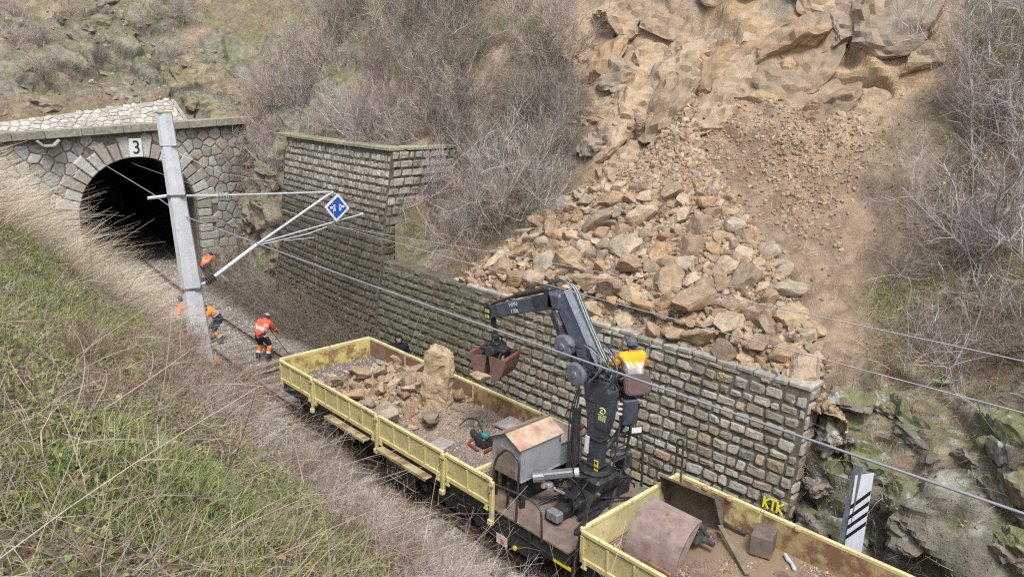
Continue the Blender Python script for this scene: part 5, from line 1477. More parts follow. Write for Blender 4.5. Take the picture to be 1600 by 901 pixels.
m = MB((.03, .03, .03)); m.box(sp3(-.02, -.36, -.72), (.26, .04, .2), Rz, .01); m.mi = 1; m.box(sp3(-.02, -.385, -.7), (.2, .01, .11), Rz, .003, (.7, .72, .72)); offs(m.build('display_box', [M_metal_dark, M_paint], cr))
m = MB((.5, .5, .48))
for k_ in range(3): m.cyl(sp3(-.34, -.2, -.22 - .1 * k_), sp3(-.22, -.24, -.22 - .1 * k_), .03, 8)
offs(m.build('hose_fitting', M_galv, cr))

# grapple on the boom tip, holding a rock
gp_ = empty('clamshell_grab', (CX, 11.35, 3.9), 0, 'red rusty clamshell grab with black rotator hanging from the boom tip', 'grab bucket')
gx_, gy_ = CX + .02, 11.25
m = MB(DRK); m.box((gx_, gy_ + .06, 4.1), (.12, .1, .2), None, .03); m.cyl((gx_, gy_, 4.0), (gx_, gy_, 3.86), .045, 10); m.lathe((gx_, gy_, 3.86), (0, 0, -1), [(0, .05), (.03, .09), (.1, .09), (.13, .06), (.2, .07)], 16); m.cyl((gx_ - .1, gy_, 3.68), (gx_ + .1, gy_, 3.68), .06, 10)
offs(m.build('rotator', M_metal_dark, gp_))
Gz = 3.46; gr = R(18); Rg = rotm(0, 0, gr)
def g3(x, y, z): return np.array((gx_, gy_, Gz)) + Rg @ np.array((x, y, z)) * .72
m = MB(DRK)
m.box(g3(0, 0, .1), (.3, .62, .1), Rg, .03); m.box(g3(0, 0, .18), (.2, .2, .18), Rg, .03)
for s_ in (-1, 1):
    m.lathe(g3(s_ * .2, -.02, .06), Rg @ np.array((s_ * .3, 0, .1)), [(-.12, .08), (-.1, .115), (.14, .115), (.17, .09)], 14)
    m.cyl(g3(-.14, s_ * .18, .08), g3(.14, s_ * .18, .08), .1, 14); m.beam(g3(s_ * .08, .3, .08), g3(s_ * .34, .3, -.14), .04, .1); m.beam(g3(s_ * .08, -.3, .08), g3(s_ * .34, -.3, -.14), .04, .1)
for s_ in (-1, 1): m.tube(bez(g3(s_ * .05, 0, .45), g3(s_ * .3, -.1, .5), g3(s_ * .32, -.1, .25), g3(s_ * .2, 0, .15), 8), .015, 6)
offs(m.build('grab_head', M_metal_dark, gp_))
for s_ in (-1, 1):
    m = MB(); lcol = (.28, .115, .08)
    c_ = g3(0, 0, -.1)
    # shells open: long axis of the jaw across, arms outward
    prof = [(s_ * .6 * math.cos(a), .0 - .86 * math.sin(a)) for a in np.linspace(R(4), R(76), 10)]
    V = []; F = []; wd = .44
    for (x, z) in prof:
        V += [g3(-wd, x, z), g3(wd, x, z), g3(wd, x * .94, z * .95), g3(-wd, x * .94, z * .95)]
    n = len(prof)
    for i in range(n - 1):
        for j in range(4): F.append([i * 4 + j, i * 4 + (j + 1) % 4, i * 4 + 4 + (j + 1) % 4, i * 4 + 4 + j])
    F += [[0, 1, 2, 3], [n * 4 - 1, n * 4 - 2, n * 4 - 3, n * 4 - 4]]
    m.add(V, F, (.16, .105, .08))
    for w_ in (-1, 1):
        pts = [(0 + s_ * .04, .0)] + prof; k = len(pts)
        V = [g3(w_ * wd - .012, x, z) for x, z in pts] + [g3(w_ * wd + .012, x, z) for x, z in pts]
        m.add(V, [list(range(k)), list(range(k, 2 * k))[::-1]] + [[i, k + i, k + (i + 1) % k, (i + 1) % k] for i in range(k)], (.17, .1, .078))
    m.beam(g3(-wd, s_ * .6, -.03), g3(wd, s_ * .6, -.03), .05, .07, color=(.3, .09, .065))
    offs(m.build('grab_shell', M_rust, gp_))
o = place_rock(tuple(g3(-.6, .2, -.66)), 1, 0, 'held_rock', 'pale tan rock gripped in the jaws of the red grab', None, 'rock', rot=(.2, .35, 1.1), sc=(.36, .34, .26))

# ================================================================== catenary pole, cantilever, wires
pole = empty('catenary_pole', (-2.65, 20.2, .4), 0, 'leaning grey concrete catenary pole standing on the bank beside the track', 'pole')
m = MB((.56, .56, .57))
pb = np.array((-2.36, 20.45, .0)); pt = np.array((-2.79, 20.62, 8.12))
d, s_, v_ = frame_from(pt - pb, (.5, 1, 0))
V = []
for p, w, t_ in ((pb, .3, .2), (pt, .19, .13)):
    for a, b in ((-w, -t_ * .4), (-w * .3, -t_), (w * .55, -t_), (w, -t_ * .35), (w, t_), (-w, t_)): V.append(p + s_ * a + v_ * b)
F = [[i, (i + 1) % 6, 6 + (i + 1) % 6, 6 + i] for i in range(6)] + [[5, 4, 3, 2, 1, 0], [6, 7, 8, 9, 10, 11]]
m.add(V, F); offs(m.build('shaft', M_conc, pole))
m = MB((.35, .32, .12)); m.box(pt + d * .03, (.34, .26, .05), None, .01); offs(m.build('cap', M_conc, pole))
def at_z(z): return pb + (pt - pb) * ((z - pb[2]) / (pt[2] - pb[2]))
for z in (3.45, 6.0, 7.3):
    m = MB((.12, .11, .1)); c_ = at_z(z); k_ = 1 - (z / 8.12) * .36
    m.box(c_, (.62 * k_, .44 * k_, .07 if z < 7 else .02), rotm(0, 0, math.atan2(s_[1], s_[0])), .01); offs(m.build('clamp_band', M_metal_dark, pole))
ct = empty('cantilever', (-2.6, 20.6, 5.9), 0, 'thin galvanised cantilever bracket with insulators reaching over the track', 'cantilever')
g_ = (.62, .62, .62); Yc = 20.6
c3 = lambda x, z, y=Yc: np.array((x, y, z))
def insul(mb, p, q, n=6, r=.085, col=(.5, .5, .48)):
    p = np.asarray(p); q = np.asarray(q); L_ = np.linalg.norm(q - p); pr = []
    for i in range(n):
        a = L_ * (i + .1) / n; b_ = L_ * (i + .6) / n; pr += [(a, .03), (a + .01, r), (b_, r * .8), (b_ + .01, .03)]
    mb.lathe(p, q - p, pr, 12, col)
m = MB(g_); m.tube([c3(-3.4, 5.98), c3(-2.9, 6.0)], .045, 8); m.tube([c3(-2.6, 5.98), c3(-1.6, 5.9)], .03, 8); m.tube([c3(-1.3, 5.89), c3(2.02, 5.72)], .028, 8); offs(m.build('top_tube', M_galv, ct))
m = MB(); insul(m, c3(-1.62, 5.9), c3(-1.28, 5.89), 4, .09); offs(m.build('insulator', M_metal_dark, ct)); m = MB(); insul(m, c3(-2.12, 3.52), c3(-1.84, 3.65), 5, .13, (.1, .12, .13)); offs(m.build('insulator', M_metal_dark, ct))
m = MB(g_); m.tube([c3(-2.3, 3.44), c3(-2.1, 3.53)], .04, 8); m.tube([c3(-1.84, 3.65), c3(-.5, 4.42)], .055, 10); m.tube([c3(-.5, 4.42), c3(1.75, 5.6), c3(2.02, 5.72)], .038, 8); offs(m.build('diagonal_tube', M_galv, ct))
m = MB(g_); m.tube([c3(-.5, 4.42), c3(.9, 4.63), c3(3.0, 4.93)], .022, 8); m.lathe(c3(2.97, 4.93), (1, 0, 0), [(0, .02), (.02, .06), (.08, .06), (.1, .02)], 10); m.tube([c3(-.6, 4.36), c3(1.1, 4.52), c3(1.75, 4.66)], .016, 6); m.tube([c3(.3, 4.4), c3(1.3, 4.38)], .012, 6); offs(m.build('steady_arm', M_galv, ct))
sg_ = empty('catenary_sign', (2.1, 20.5, 5.2), 0, 'blue diamond sign with white border and white bars on the cantilever', 'sign')
def sgp(u, v, y=0): # rotated square in the x-z plane
    a = R(38); return (2.08 + u * math.cos(a) - v * math.sin(a), 20.5 + y, 5.24 + u * math.sin(a) + v * math.cos(a))
m = MB((.75, .77, .8)); h = .31
m.add([sgp(*p, 0) for p in ((-h, -h), (h, -h), (h, h), (-h, h))] + [sgp(*p, .02) for p in ((-h, -h), (h, -h), (h, h), (-h, h))], [[0, 1, 2, 3], [7, 6, 5, 4]] + [[i, 4 + i, 4 + (i + 1) % 4, (i + 1) % 4] for i in range(4)])
h = .245; m.add([sgp(*p, -.004) for p in ((-h, -h), (h, -h), (h, h), (-h, h))], [[0, 1, 2, 3]], (.02, .09, .42)); offs(m.build('plate', M_paint, sg_))
m = MB((.8, .8, .8))
def bar(a, b, w=.032):
    a = np.array(a); b = np.array(b); t = (b - a) / np.linalg.norm(b - a); n_ = np.array((-t[1], t[0])) * w
    m.add([sgp(*(a - n_), -.008), sgp(*(b - n_), -.008), sgp(*(b + n_), -.008), sgp(*(a + n_), -.008)], [[0, 1, 2, 3]])
k7 = R(-38)
def q2(x, z): return (x * math.cos(k7) - z * math.sin(k7), x * math.sin(k7) + z * math.cos(k7))
bar(q2(-.25, .02), q2(-.1, .02)); bar(q2(-.1, .1), q2(-.1, -.1)); bar(q2(.1, .1), q2(.1, -.1)); bar(q2(.1, .02), q2(.25, .02))
offs(m.build('white_bars', M_paint, sg_))
m = MB((.3, .12, .1)); m.box((2.1, 20.55, 5.6), (.1, .05, .12)); m.beam((2.1, 20.56, 5.66), (2.1, 20.54, 5.4), .03, .02); offs(m.build('hanger', M_metal_dark, sg_))
def wire(name, pts, r, label, col=(.35, .36, .38)):
    m = MB(col); m.tube(pts, r, 6); o = m.build(name, M_wire, None, smooth=True); tag(o, label, 'wire'); return o
ys = np.linspace(-8, 20.3, 30)
wire('feeder_cable', [(-2.5, y, 5.32 + .0006 * (y - 8) ** 2) for y in ys] + [(-2.62, 20.6, 5.5)] + [(-2.5 + .09 * (y - 20.6), y, 5.5 + (y - 20.6) * .04) for y in (24, 28, 32, 36.9)], .015, 'thick grey feeder cable running along the cutting in front of the walls', (.3, .31, .34))
wire('contact_wire', [(.05 + float(track_x(y)) * .4, y, 5.42 - .05 * math.sin(y / 22 * 3.14) * 1) for y in np.linspace(-8, 21, 20)] + [(float(track_x(y)) + .1, y, 5.3) for y in (26, 31, 36, 44)], .008, 'lower thin overhead contact wire above the track', (.4, .4, .4))
wire('messenger_wire', [(.3, y, 5.9 - .0022 * y * y) for y in np.linspace(-8, 15, 18)] + [(.5, 18, 5.2), (2.0, 20.6, 5.7)], .008, 'upper thin overhead wire sagging above the contact wire', (.4, .4, .4))
wire('stay_wire', [(-2.75, 20.6, 7.2)] + [(-1.4, 20.55, 6.5), (2.0, 20.6, 5.75)], .007, 'thin stay wire from the pole to the cantilever end', (.5, .5, .5))

# ---- striped marker post
mk = empty('marker_post', (2.62, 4.45, .1), 0, 'angled steel marker post with white board of black diagonal bars', 'marker post')
m = MB((.2, .21, .23)); m.beam((2.62, 4.5, .0), (2.62, 4.38, 2.72), .02, .16, up=(0, 1, 0)); m.beam((2.68, 4.46, .0), (2.68, 4.34, 2.72), .12, .02, up=(0, 1, 0)); offs(m.build('post', M_metal_dark, mk))
m = MB((.74, .76, .8)); mt = Vector((.26, -.97, 0)).normalized()
def mkp(u, v, e=0): return (2.60 + .07 * u - e, 4.40 - .27 * u, 1.02 + v + .02 * u)
def quad(u0, v0, u1, v1, sl, col, e):
    m.add([mkp(u0, v0, e), mkp(u1, v0 + sl, e), mkp(u1, v1 + sl, e), mkp(u0, v1, e)], [[0, 1, 2, 3]], col)
m.add([mkp(0, 0), mkp(1, 0), mkp(1, 1.62), mkp(0, 1.5), mkp(0, 0, -.01), mkp(1, 0, -.01), mkp(1, 1.62, -.01), mkp(0, 1.5, -.01)], [[0, 1, 2, 3], [7, 6, 5, 4], [0, 4, 5, 1], [1, 5, 6, 2], [2, 6, 7, 3], [3, 7, 4, 0]])
for v in (.28, .48, .68, .88): quad(0, v - .04, 1, v + .045, .36, (.015, .015, .02), .004)
offs(m.build('striped_board', M_paint, mk))

# ---- loose timber and hand tools beside the wagon
m = MB((.2, .16, .12)); m.beam((-1.55, 21.35, .2), (.55, 21.55, .32), .22, .16); tag(m.build('loose_timber', M_wood, loc=(-.6, 21.4, .2)), 'dark wet timber lying across the rails just beyond the wagon', 'timber')
# ================================================================== people
def unit_(a): return a / (np.linalg.norm(a, axis=-1, keepdims=True) + 1e-9)
def ik(a, b, l1, l2, poledir):
    a = np.asarray(a, float); b = np.asarray(b, float); d = b - a; L = np.linalg.norm(d); L2 = min(L, (l1 + l2) * .995)
    if L > L2: b = a + d / L * L2
    u = d / (L + 1e-9); L = L2
    x = (l1 * l1 - l2 * l2 + L * L) / (2 * L); h = math.sqrt(max(l1 * l1 - x * x, 0))
    p = np.asarray(poledir, float); p = p - u * (p @ u); p /= np.linalg.norm(p) + 1e-9
    return a + u * x + p * h, b
def person(label, loc, yaw, hip, lean=0., hands=((-.3, .3, 1.0), (.3, .3, 1.0)), feet=((-.12, .0), (.12, .0)), headpitch=0., twist=0., jacket=(.8, .2, .03), jacket2=None, jstripe=(.6, .62, .62), trousers=(.03, .035, .055), knee=None, hat=(.03, .03, .035), hood=False, side=0., scale=1.0, seat=False, feet3=None, headyaw=0., boots=(.02, .02, .022), glove=None):
    """joints in a frame that faces +Y; z = 0 at the soles"""
    J = {}; pel = np.array((0, 0, hip)); up = np.array((math.sin(side), math.sin(lean) * math.cos(side), math.cos(lean) * math.cos(side)))
    rt = np.array((math.cos(twist), math.sin(twist), 0)); fw = np.cross(up, rt); fw /= np.linalg.norm(fw)
    J['pel'] = pel; J['waist'] = pel + up * .16; J['chest'] = pel + up * .34; J['neckb'] = pel + up * .49
    hd = up * math.cos(headpitch) + fw * math.sin(headpitch); J['neck'] = J['neckb'] + (up * .4 + hd * .6) * .055; J['head'] = J['neck'] + hd * .075; J['top'] = J['head'] + hd * .11
    hf = fw * math.cos(headpitch) - up * math.sin(headpitch); hf = hf * math.cos(headyaw) + rt * math.sin(headyaw)
    J['jaw'] = J['head'] - hd * .05 + hf * .045
    J['nose'] = J['head'] + hf * .1 + hd * .0
    E = [('pel', 'waist'), ('waist', 'chest'), ('chest', 'neckb'), ('neckb', 'neck'), ('neck', 'head')]
    Rd = dict(pel=.145, waist=.145, chest=.165, neckb=.085, neck=.062, head=.07)
    part = {}
    for q_ in ('top', 'jaw', 'nose'): J.pop(q_)
    for k, s_ in enumerate((-1, 1)):
        n = 'LR'[k]
        J['sh' + n] = J['chest'] + up * .1 + rt * s_ * .19
        el, ha = ik(J['sh' + n], hands[k], .29, .26, (s_ * .5, -.5, -.6)); J['el' + n] = el; J['wr' + n] = ha
        u = (ha - el) / np.linalg.norm(ha - el); J['pa' + n] = ha + u * .05; J['pb' + n] = ha + u * .09
        E += [('chest', 'sh' + n), ('sh' + n, 'el' + n), ('el' + n, 'wr' + n), ('wr' + n, 'pa' + n), ('pa' + n, 'pb' + n)]
        Rd.update({'sh' + n: .085, 'el' + n: .062, 'wr' + n: .042, 'pa' + n: .034, 'pb' + n: .03})
        v = np.cross(u, (0, 0, 1.)); v = v / (np.linalg.norm(v) + 1e-6); dn = np.cross(v, u)
        if dn[2] > 0: dn = -dn
        for q in range(4):
            off = v * (q - 1.5) * .021; L_ = (.068, .078, .073, .056)[q]
            a = J['pb' + n] + off + u * .012; b = a + u * L_ * .5 + dn * .012; c_ = b + u * L_ * .3 + dn * .032
            for nm, p in (('f%d0' % q, a), ('f%d1' % q, b), ('f%d2' % q, c_)): J[nm + n] = p; Rd[nm + n] = .0095
            E += [('pb' + n, 'f%d0' % q + n), ('f%d0' % q + n, 'f%d1' % q + n), ('f%d1' % q + n, 'f%d2' % q + n)]
        a = J['pa' + n] + v * -s_ * .035; b = a + v * -s_ * .02 + u * .035 + dn * .015
        J['t0' + n] = a; J['t1' + n] = b; Rd['t0' + n] = .012; Rd['t1' + n] = .009; E += [('pa' + n, 't0' + n), ('t0' + n, 't1' + n)]
        J['hi' + n] = pel + rt * s_ * .1 - up * .04
        ft = np.array((feet[k][0], feet[k][1], .09)) if feet3 is None else np.array(feet3[k], float)
        kn, an = ik(J['hi' + n], ft, .44, .43, (s_ * .12, 1, .2)); J['kn' + n] = kn; J['an' + n] = an
        J['he' + n] = an + np.array((0, -.04, -.045)); J['to' + n] = an + np.array((s_ * .03, .17, -.05))
        E += [('pel', 'hi' + n), ('hi' + n, 'kn' + n), ('kn' + n, 'an' + n), ('an' + n, 'he' + n), ('an' + n, 'to' + n)]
        Rd.update({'hi' + n: .115, 'kn' + n: .078, 'an' + n: .055, 'he' + n: .042, 'to' + n: .042})
    names = list(J); ix = {n: i for i, n in enumerate(names)}
    me = bpy.data.meshes.new('body'); me.from_pydata([tuple(J[n]) for n in names], [(ix[a], ix[b]) for a, b in E], [])
    ob = bpy.data.objects.new('body_src', me); COL.objects.link(ob)
    md = ob.modifiers.new('s', 'SKIN'); md.use_smooth_shade = True
    sv = me.skin_vertices[0].data
    for n in names: sv[ix[n]].radius = (Rd[n], Rd[n]); sv[ix[n]].use_root = (n == 'pel')
    sb = ob.modifiers.new('u', 'SUBSURF'); sb.levels = 2; sb.render_levels = 2
    bpy.context.view_layer.update()
    bm_ = bpy.data.meshes.new_from_object(ob.evaluated_get(bpy.context.evaluated_depsgraph_get()))
    bpy.data.objects.remove(ob)
    nv = len(bm_.vertices); V = np.zeros(nv * 3); bm_.vertices.foreach_get('co', V); V = V.reshape(-1, 3)
    Nn = np.zeros(nv * 3); bm_.vertex_normals.foreach_get('vector', Nn); Nn = Nn.reshape(-1, 3)
    F = [tuple(p.vertices) for p in bm_.polygons]
    best = np.full(nv, 1e9); bone = np.zeros(nv, int); tt = np.zeros(nv)
    for k, (a, b) in enumerate(E):
        A, B = J[a], J[b]; d = B - A; t = np.clip(((V - A) @ d) / (d @ d + 1e-9), 0, 1)
        dist = np.linalg.norm(V - (A + t[:, None] * d), axis=1) - (Rd[a] * (1 - t) + Rd[b] * t)
        m = dist < best; best[m] = dist[m]; bone[m] = k; tt[m] = t[m]
    root = empty('person', loc, yaw, label, 'person'); root.scale = (scale,) * 3
    def mk(name, V, F, col, mat, smooth=True):
        me = bpy.data.meshes.new(name); me.from_pydata([tuple(v) for v in V], [], F); me.polygons.foreach_set('use_smooth', [smooth] * len(F))
        c = np.ones((len(V), 4), dtype=np.float32); c[:, :3] = col; at = me.color_attributes.new('Col', 'FLOAT_COLOR', 'POINT'); at.data.foreach_set('color', c.ravel())
        return link(name, me, mat, root)
    hn = [k for k, (a, b) in enumerate(E) if a[:2] in ('wr', 'pa', 'pb', 't0', 'f0', 'f1', 'f2', 'f3')]
    bc = np.tile([.42, .24, .17], (nv, 1))
    if glove is not None: bc[np.isin(bone, hn)] = glove
    HV, HF = ICO[3]; sd_ = np.cross(hf, hd); hv = HV.copy()
    x, y, z = hv.T
    nar = 1 - .28 * smooth01(-z, .1, .9); hx_ = x * .078 * nar; hy_ = y * .1 * (1 - .12 * smooth01(-z, .2, 1)); hz_ = z * .122
    hy_ = hy_ + .024 * np.exp(-(x / .16) ** 2 - ((z + .12) / .16) ** 2) * (y > 0) - .01 * np.exp(-((np.abs(x) - .36) / .16) ** 2 - ((z - .08) / .12) ** 2) * (y > 0) + .006 * np.exp(-(x / .3) ** 2 - ((z + .42) / .07) ** 2) * (y > 0)
    hx_ = hx_ + np.sign(x) * .016 * np.exp(-(y / .2) ** 2 - ((z + .02) / .2) ** 2)
    HP = J['head'] + hd * .015 + np.outer(hx_, sd_) + np.outer(hy_, hf) + np.outer(hz_, hd)
    HN = unit_(np.outer(x, sd_) + np.outer(y, hf) + np.outer(z, hd))
    bc2 = np.tile([.42, .24, .17], (len(HP), 1)); bc2[(z < -.38) & (z > -.46) & (np.abs(x) < .3) & (y > 0)] = (.25, .1, .08)
    if not hood: bc2[(y < .1) & (z < .25)] = (.05, .035, .03)
    mk('body', np.concatenate([V, HP]), F + [tuple(int(i) + nv for i in f) for f in HF], np.concatenate([bc, bc2]), M_skin)
    def cap_(name, sel, off, col):
        FF = [f for f in HF if all(sel[i] for i in f)]; used = sorted({int(i) for f in FF for i in f}); mp = {i: j for j, i in enumerate(used)}
        P = HP[used] + HN[used] * off + fbm(HP[used] * 22, 5, 2)[:, None] * HN[used] * .008
        cc_ = np.tile(np.asarray(col, float), (len(P), 1)) * (1 + .45 * (np.sin(z[used] * 40) > 0)[:, None] * (not hood))
        mk(name, P, [[mp[int(i)] for i in f] for f in FF], cc_, M_cloth)
    def bsel(f): return [k for k, (a, b) in enumerate(E) if f(a, b)]
    def shell(name, bones, colf, off, extra=None, mat=None):
        ok = np.isin(bone, bones)
        if extra is not None: ok = ok & extra
        FF = [f for f in F if sum(ok[i] for i in f) >= len(f) - 1]
        if not FF: return
        used = sorted({i for f in FF for i in f}); mp = {i: j for j, i in enumerate(used)}
        P = V[used] + Nn[used] * off + fbm(V[used] * 14, 3, 2)[:, None] * Nn[used] * .012
        mk(name, P, [[mp[i] for i in f] for f in FF], colf(V[used], bone[used], tt[used]), mat or M_cloth)
    arm = bsel(lambda a, b: a[:2] in ('sh', 'el') or b[:2] == 'sh'); tor = bsel(lambda a, b: (a, b) in (('waist', 'chest'), ('chest', 'neckb'), ('pel', 'waist')))
    j2 = jacket if jacket2 is None else jacket2
    def jc(P, b, t):
        c = np.tile(np.asarray(jacket, float), (len(P), 1)); h = (P - pel) @ up
        istor = np.isin(b, tor + bsel(lambda a, b_: b_[:2] == 'sh'))
        c[(h < .24) & istor] = j2
        for s0 in (.2, .31): c[(np.abs(h - s0) < .022) & istor] = jstripe
        el_ = np.isin(b, bsel(lambda a, b_: a[:2] == 'el')); c[el_] = j2; c[el_ & (np.abs(t - .35) < .1)] = jstripe
        return c
    hips = (((V - pel) @ up) > -.06)
    shell('jacket', arm + tor, jc, .02)
    leg = bsel(lambda a, b: a[:2] in ('hi', 'kn') or b[:2] == 'hi')
    def tc(P, b, t):
        c = np.tile(np.asarray(trousers, float), (len(P), 1)); lo = np.isin(b, bsel(lambda a, b_: a[:2] == 'kn'))
        if knee is not None: c[lo & (t > .15) & (t < .6)] = knee; c[lo & (np.abs(t - .12) < .06)] = jstripe; c[lo & (np.abs(t - .64) < .06)] = jstripe
        return c
    shell('trousers', leg + bsel(lambda a, b: (a, b) == ('pel', 'waist')), tc, .012)
    shell('boots', bsel(lambda a, b: a[:2] == 'an'), lambda P, b, t: np.tile(np.asarray(boots, float), (len(P), 1)), .012)
    if hood: cap_('hood', (y < .45) | (z > .62), .028, hat)
    else: cap_('hat', z > .12 + .3 * y, .03, hat)
    for s_ in (-1, 1):
        m = MB((.02, .015, .012)); c_ = J['head'] + hf * .086 + np.cross(hf, hd) * s_ * .03 + hd * .025
        m.lathe(c_ - hf * .01, hf, [(0, .006), (.006, .011), (.012, .006)], 8); e = m.build('eye', M_skin, root)
    return root

ORG = (.85, .19, .035); YOR = (.9, .42, .03); NAVY = (.03, .035, .06); RED = (.78, .12, .06)
person('crane operator in yellow orange jacket and grey knitted hat on the high seat', tuple(S0 - np.array((0, 0, .38))), SYAW, .50, .12, ((-.28, .42, .78), (.2, .42, .72)), feet3=((-.16, .52, .14), (.16, .52, .14)), headpitch=.15, scale=1.06, jacket=YOR, jacket2=(.34, .36, .38), jstripe=(.72, .74, .76), trousers=(.05, .05, .06), hat=(.09, .09, .11))
person('worker in red orange jacket and dark trousers stooping over a long bar', (.3, 22.65, .08), R(-62), .86, .55, ((-.05, .62, .92), (.2, .6, .82)), ((-.17, -.03), (.17, .05)), .5, jacket=RED, jstripe=(.72, .72, .72), trousers=(.045, .045, .06), knee=ORG, hat=(.3, .3, .33))
person('worker in orange jacket and navy trousers bending just right of the pole', (.02, 25.35, .08), R(75), .84, .62, ((-.1, .62, .75), (.2, .62, .7)), ((-.12, -.05), (.15, .12)), .7, jacket=(.88, .3, .03), jacket2=NAVY, trousers=NAVY, knee=ORG, hat=(.04, .04, .045))
person('worker in orange and navy standing on the bank side behind the pole', (-.75, 26.3, .0), R(40), .9, .12, ((-.3, .3, .95), (.25, .35, 1.0)), headpitch=.3, jacket=ORG, jacket2=(.2, .17, .2), trousers=(.1, .1, .12), knee=(.6, .22, .12), hat=(.03, .03, .03))
person('worker in orange vest stooping on the ballast near the tunnel mouth', (2.95, 33.9, .05), R(-60), .8, .75, ((-.12, .6, .6), (.2, .6, .6)), ((-.15, -.05), (.15, .05)), .6, jacket=ORG, jacket2=ORG, trousers=(.04, .035, .08), knee=ORG, hat=(.02, .02, .02), scale=.98)
person('crouching worker in orange behind brambles at the foot of the pole', (-1.35, 22.2, .02), R(60), .38, .7, ((-.1, .5, .3), (.2, .5, .3)), ((-.16, .1), (.16, .15)), .6, jacket=ORG, jacket2=ORG, trousers=(.04, .04, .06), hat=(.05, .05, .06))
person('man in black hooded coat standing between wagon and stone wall', (2.15, 17.45, .04), R(150), .96, .02, ((-.14, .24, 1.05), (.14, .24, 1.02)), headpitch=.2, jacket=(.012, .012, .018), jstripe=(.012, .012, .018), trousers=(.015, .015, .02), hat=(.01, .01, .014), hood=True, scale=1.06)
m = MB((.05, .06, .04)); m.tube([(.62, 22.85, 1.15), (.75, 22.6, .85), (1.0, 21.9, .12)], .017, 6); tag(m.build('pry_bar', M_metal_dark, loc=(.8, 22.3, .1)), 'long dark steel bar held by the stooping red jacketed worker', 'steel bar')
m = MB((.3, .2, .1)); m.tube([(-.35, 25.75, .75), (-.75, 25.9, .1)], .018, 6); m.box((-.78, 25.9, .1), (.26, .06, .1), None, .02, (.1, .1, .1)); tag(m.build('shovel', M_wood, loc=(-.6, 25.8, .1)), 'small shovel held by the worker right of the pole', 'shovel')
# ================================================================== vegetation
def strands(P, Dv, L, W, C, nseg=3, bend=None, r=rng, taper=.25, tipc=None):
    """ribbons: P (n,3) roots, Dv (n,3) unit directions, L lengths, W half widths, C colours -> V, F, col"""
    n = len(P); s = np.linspace(0, 1, nseg + 1)
    Q = r.normal(size=(n, 3)); Q -= Dv * (Q * Dv).sum(1)[:, None]; Q /= np.linalg.norm(Q, axis=1)[:, None] + 1e-9
    if bend is None: bend = Q * .3
    pts = P[:, None] + Dv[:, None] * (L[:, None] * s)[..., None] + bend[:, None] * (L[:, None] * s ** 2)[..., None]
    wd = W[:, None] * (1 - (1 - taper) * s)
    S2 = np.cross(Dv, Q)
    V = np.stack([pts - S2[:, None] * wd[..., None], pts + S2[:, None] * wd[..., None]], 2)
    base = np.arange(n)[:, None] * (2 * (nseg + 1)) + np.arange(nseg)[None] * 2
    F = np.stack([base, base + 1, base + 3, base + 2], -1).reshape(-1, 4)
    col = np.repeat(C[:, None], 2 * (nseg + 1), 1)
    if tipc is not None:
        f = np.repeat(s, 2)[None, :, None]; col = col * (1 - f * .6) + np.asarray(tipc) * f * .6
    return V.reshape(-1, 3), F, col.reshape(-1, 3)
def unit(a): return a / (np.linalg.norm(a, axis=-1, keepdims=True) + 1e-9)
def pack(name, parts, label=None, kind='stuff', cat=None, mat=None, parent=None):
    off = 0; Vs = []; Fs = []; Cs = []
    for V, F, C_ in parts:
        Vs.append(V); Fs.append(F + off); Cs.append(C_); off += len(V)
    o = link(name, np_mesh(name, np.concatenate(Vs), [np.concatenate(Fs)], np.concatenate(Cs)), mat or M_grass, parent)
    if label: tag(o, label, cat, None, kind)
    return o
CAMP = np.array([-9.918, 0, 8.906])
def pick(cols, n, r=rng, j=.2):
    cols = np.array(cols); return cols[r.integers(0, len(cols), n)] * r.uniform(1 - j, 1 + j, (n, 1))
GREENS = [(.15, .2, .05), (.24, .29, .095), (.32, .34, .14), (.15, .15, .07), (.38, .35, .18), (.24, .27, .09)]
STRAW = [(.46, .37, .24), (.38, .3, .19), (.52, .44, .31), (.33, .26, .18), (.44, .33, .25)]
PINKG = [(.33, .25, .21), (.26, .2, .17), (.38, .3, .255), (.22, .16, .13), (.3, .22, .165)]
GREYT = [(.4, .37, .335), (.3, .27, .235), (.52, .49, .45), (.22, .19, .16), (.35, .32, .275)]

def bankw(g, fn=None, x0=-13, x1=-1.9, y1=24, pw=1.0):
    x, y = g[..., 0], g[..., 1]
    d = np.linalg.norm(g - CAMP, axis=-1)
    w = (x > x0) * (x < x1) * (y > .2) * (y < y1) / np.maximum(d, 2.2) ** pw
    # only ground within the view cone and a step around it
    return w * (y > (x + 9.918) * .0 - .5)
def gmask(g): return gzone(g)
# -- green grass
P, Nr = bank.sample(130000, lambda g: bankw(g, pw=1.15) * (gmask(g) + .06), rng)
L = rng.uniform(.035, .1, len(P)) * (1 + .6 * rng.random(len(P)))
Dv = unit(Nr * .5 + np.array([0, 0, .8]) + rng.normal(size=P.shape) * .35)
b = rng.normal(size=P.shape) * .4; b[:, 2] -= .3
pack('grass', [strands(P, Dv, L, rng.uniform(.0022, .0045, len(P)), pick(GREENS, len(P)), 2, b)], 'fresh green grass growing in patches on the near bank')
# -- low leaves and moss clumps
def leaves(P, Nr, size, C_, r=rng):
    n = len(P); Dv = unit(r.normal(size=(n, 3)) + Nr * .8); 
    return strands(P, Dv, size, size * .42, C_, 1, r.normal(size=(n, 3)) * .2, r, .5)
P, Nr = bank.sample(80000, lambda g: bankw(g, pw=1.3), rng)
cl = pick([(.14, .21, .04), (.22, .27, .06), (.3, .24, .1), (.2, .13, .08), (.33, .3, .12), (.26, .17, .1), (.11, .14, .05)], len(P))
pack('leaf_litter', [leaves(P + Nr * rng.uniform(0, .06, (len(P), 1)), Nr, rng.uniform(.012, .04, len(P)), cl)], 'small green, yellow and brown leaves among the grass of the bank')
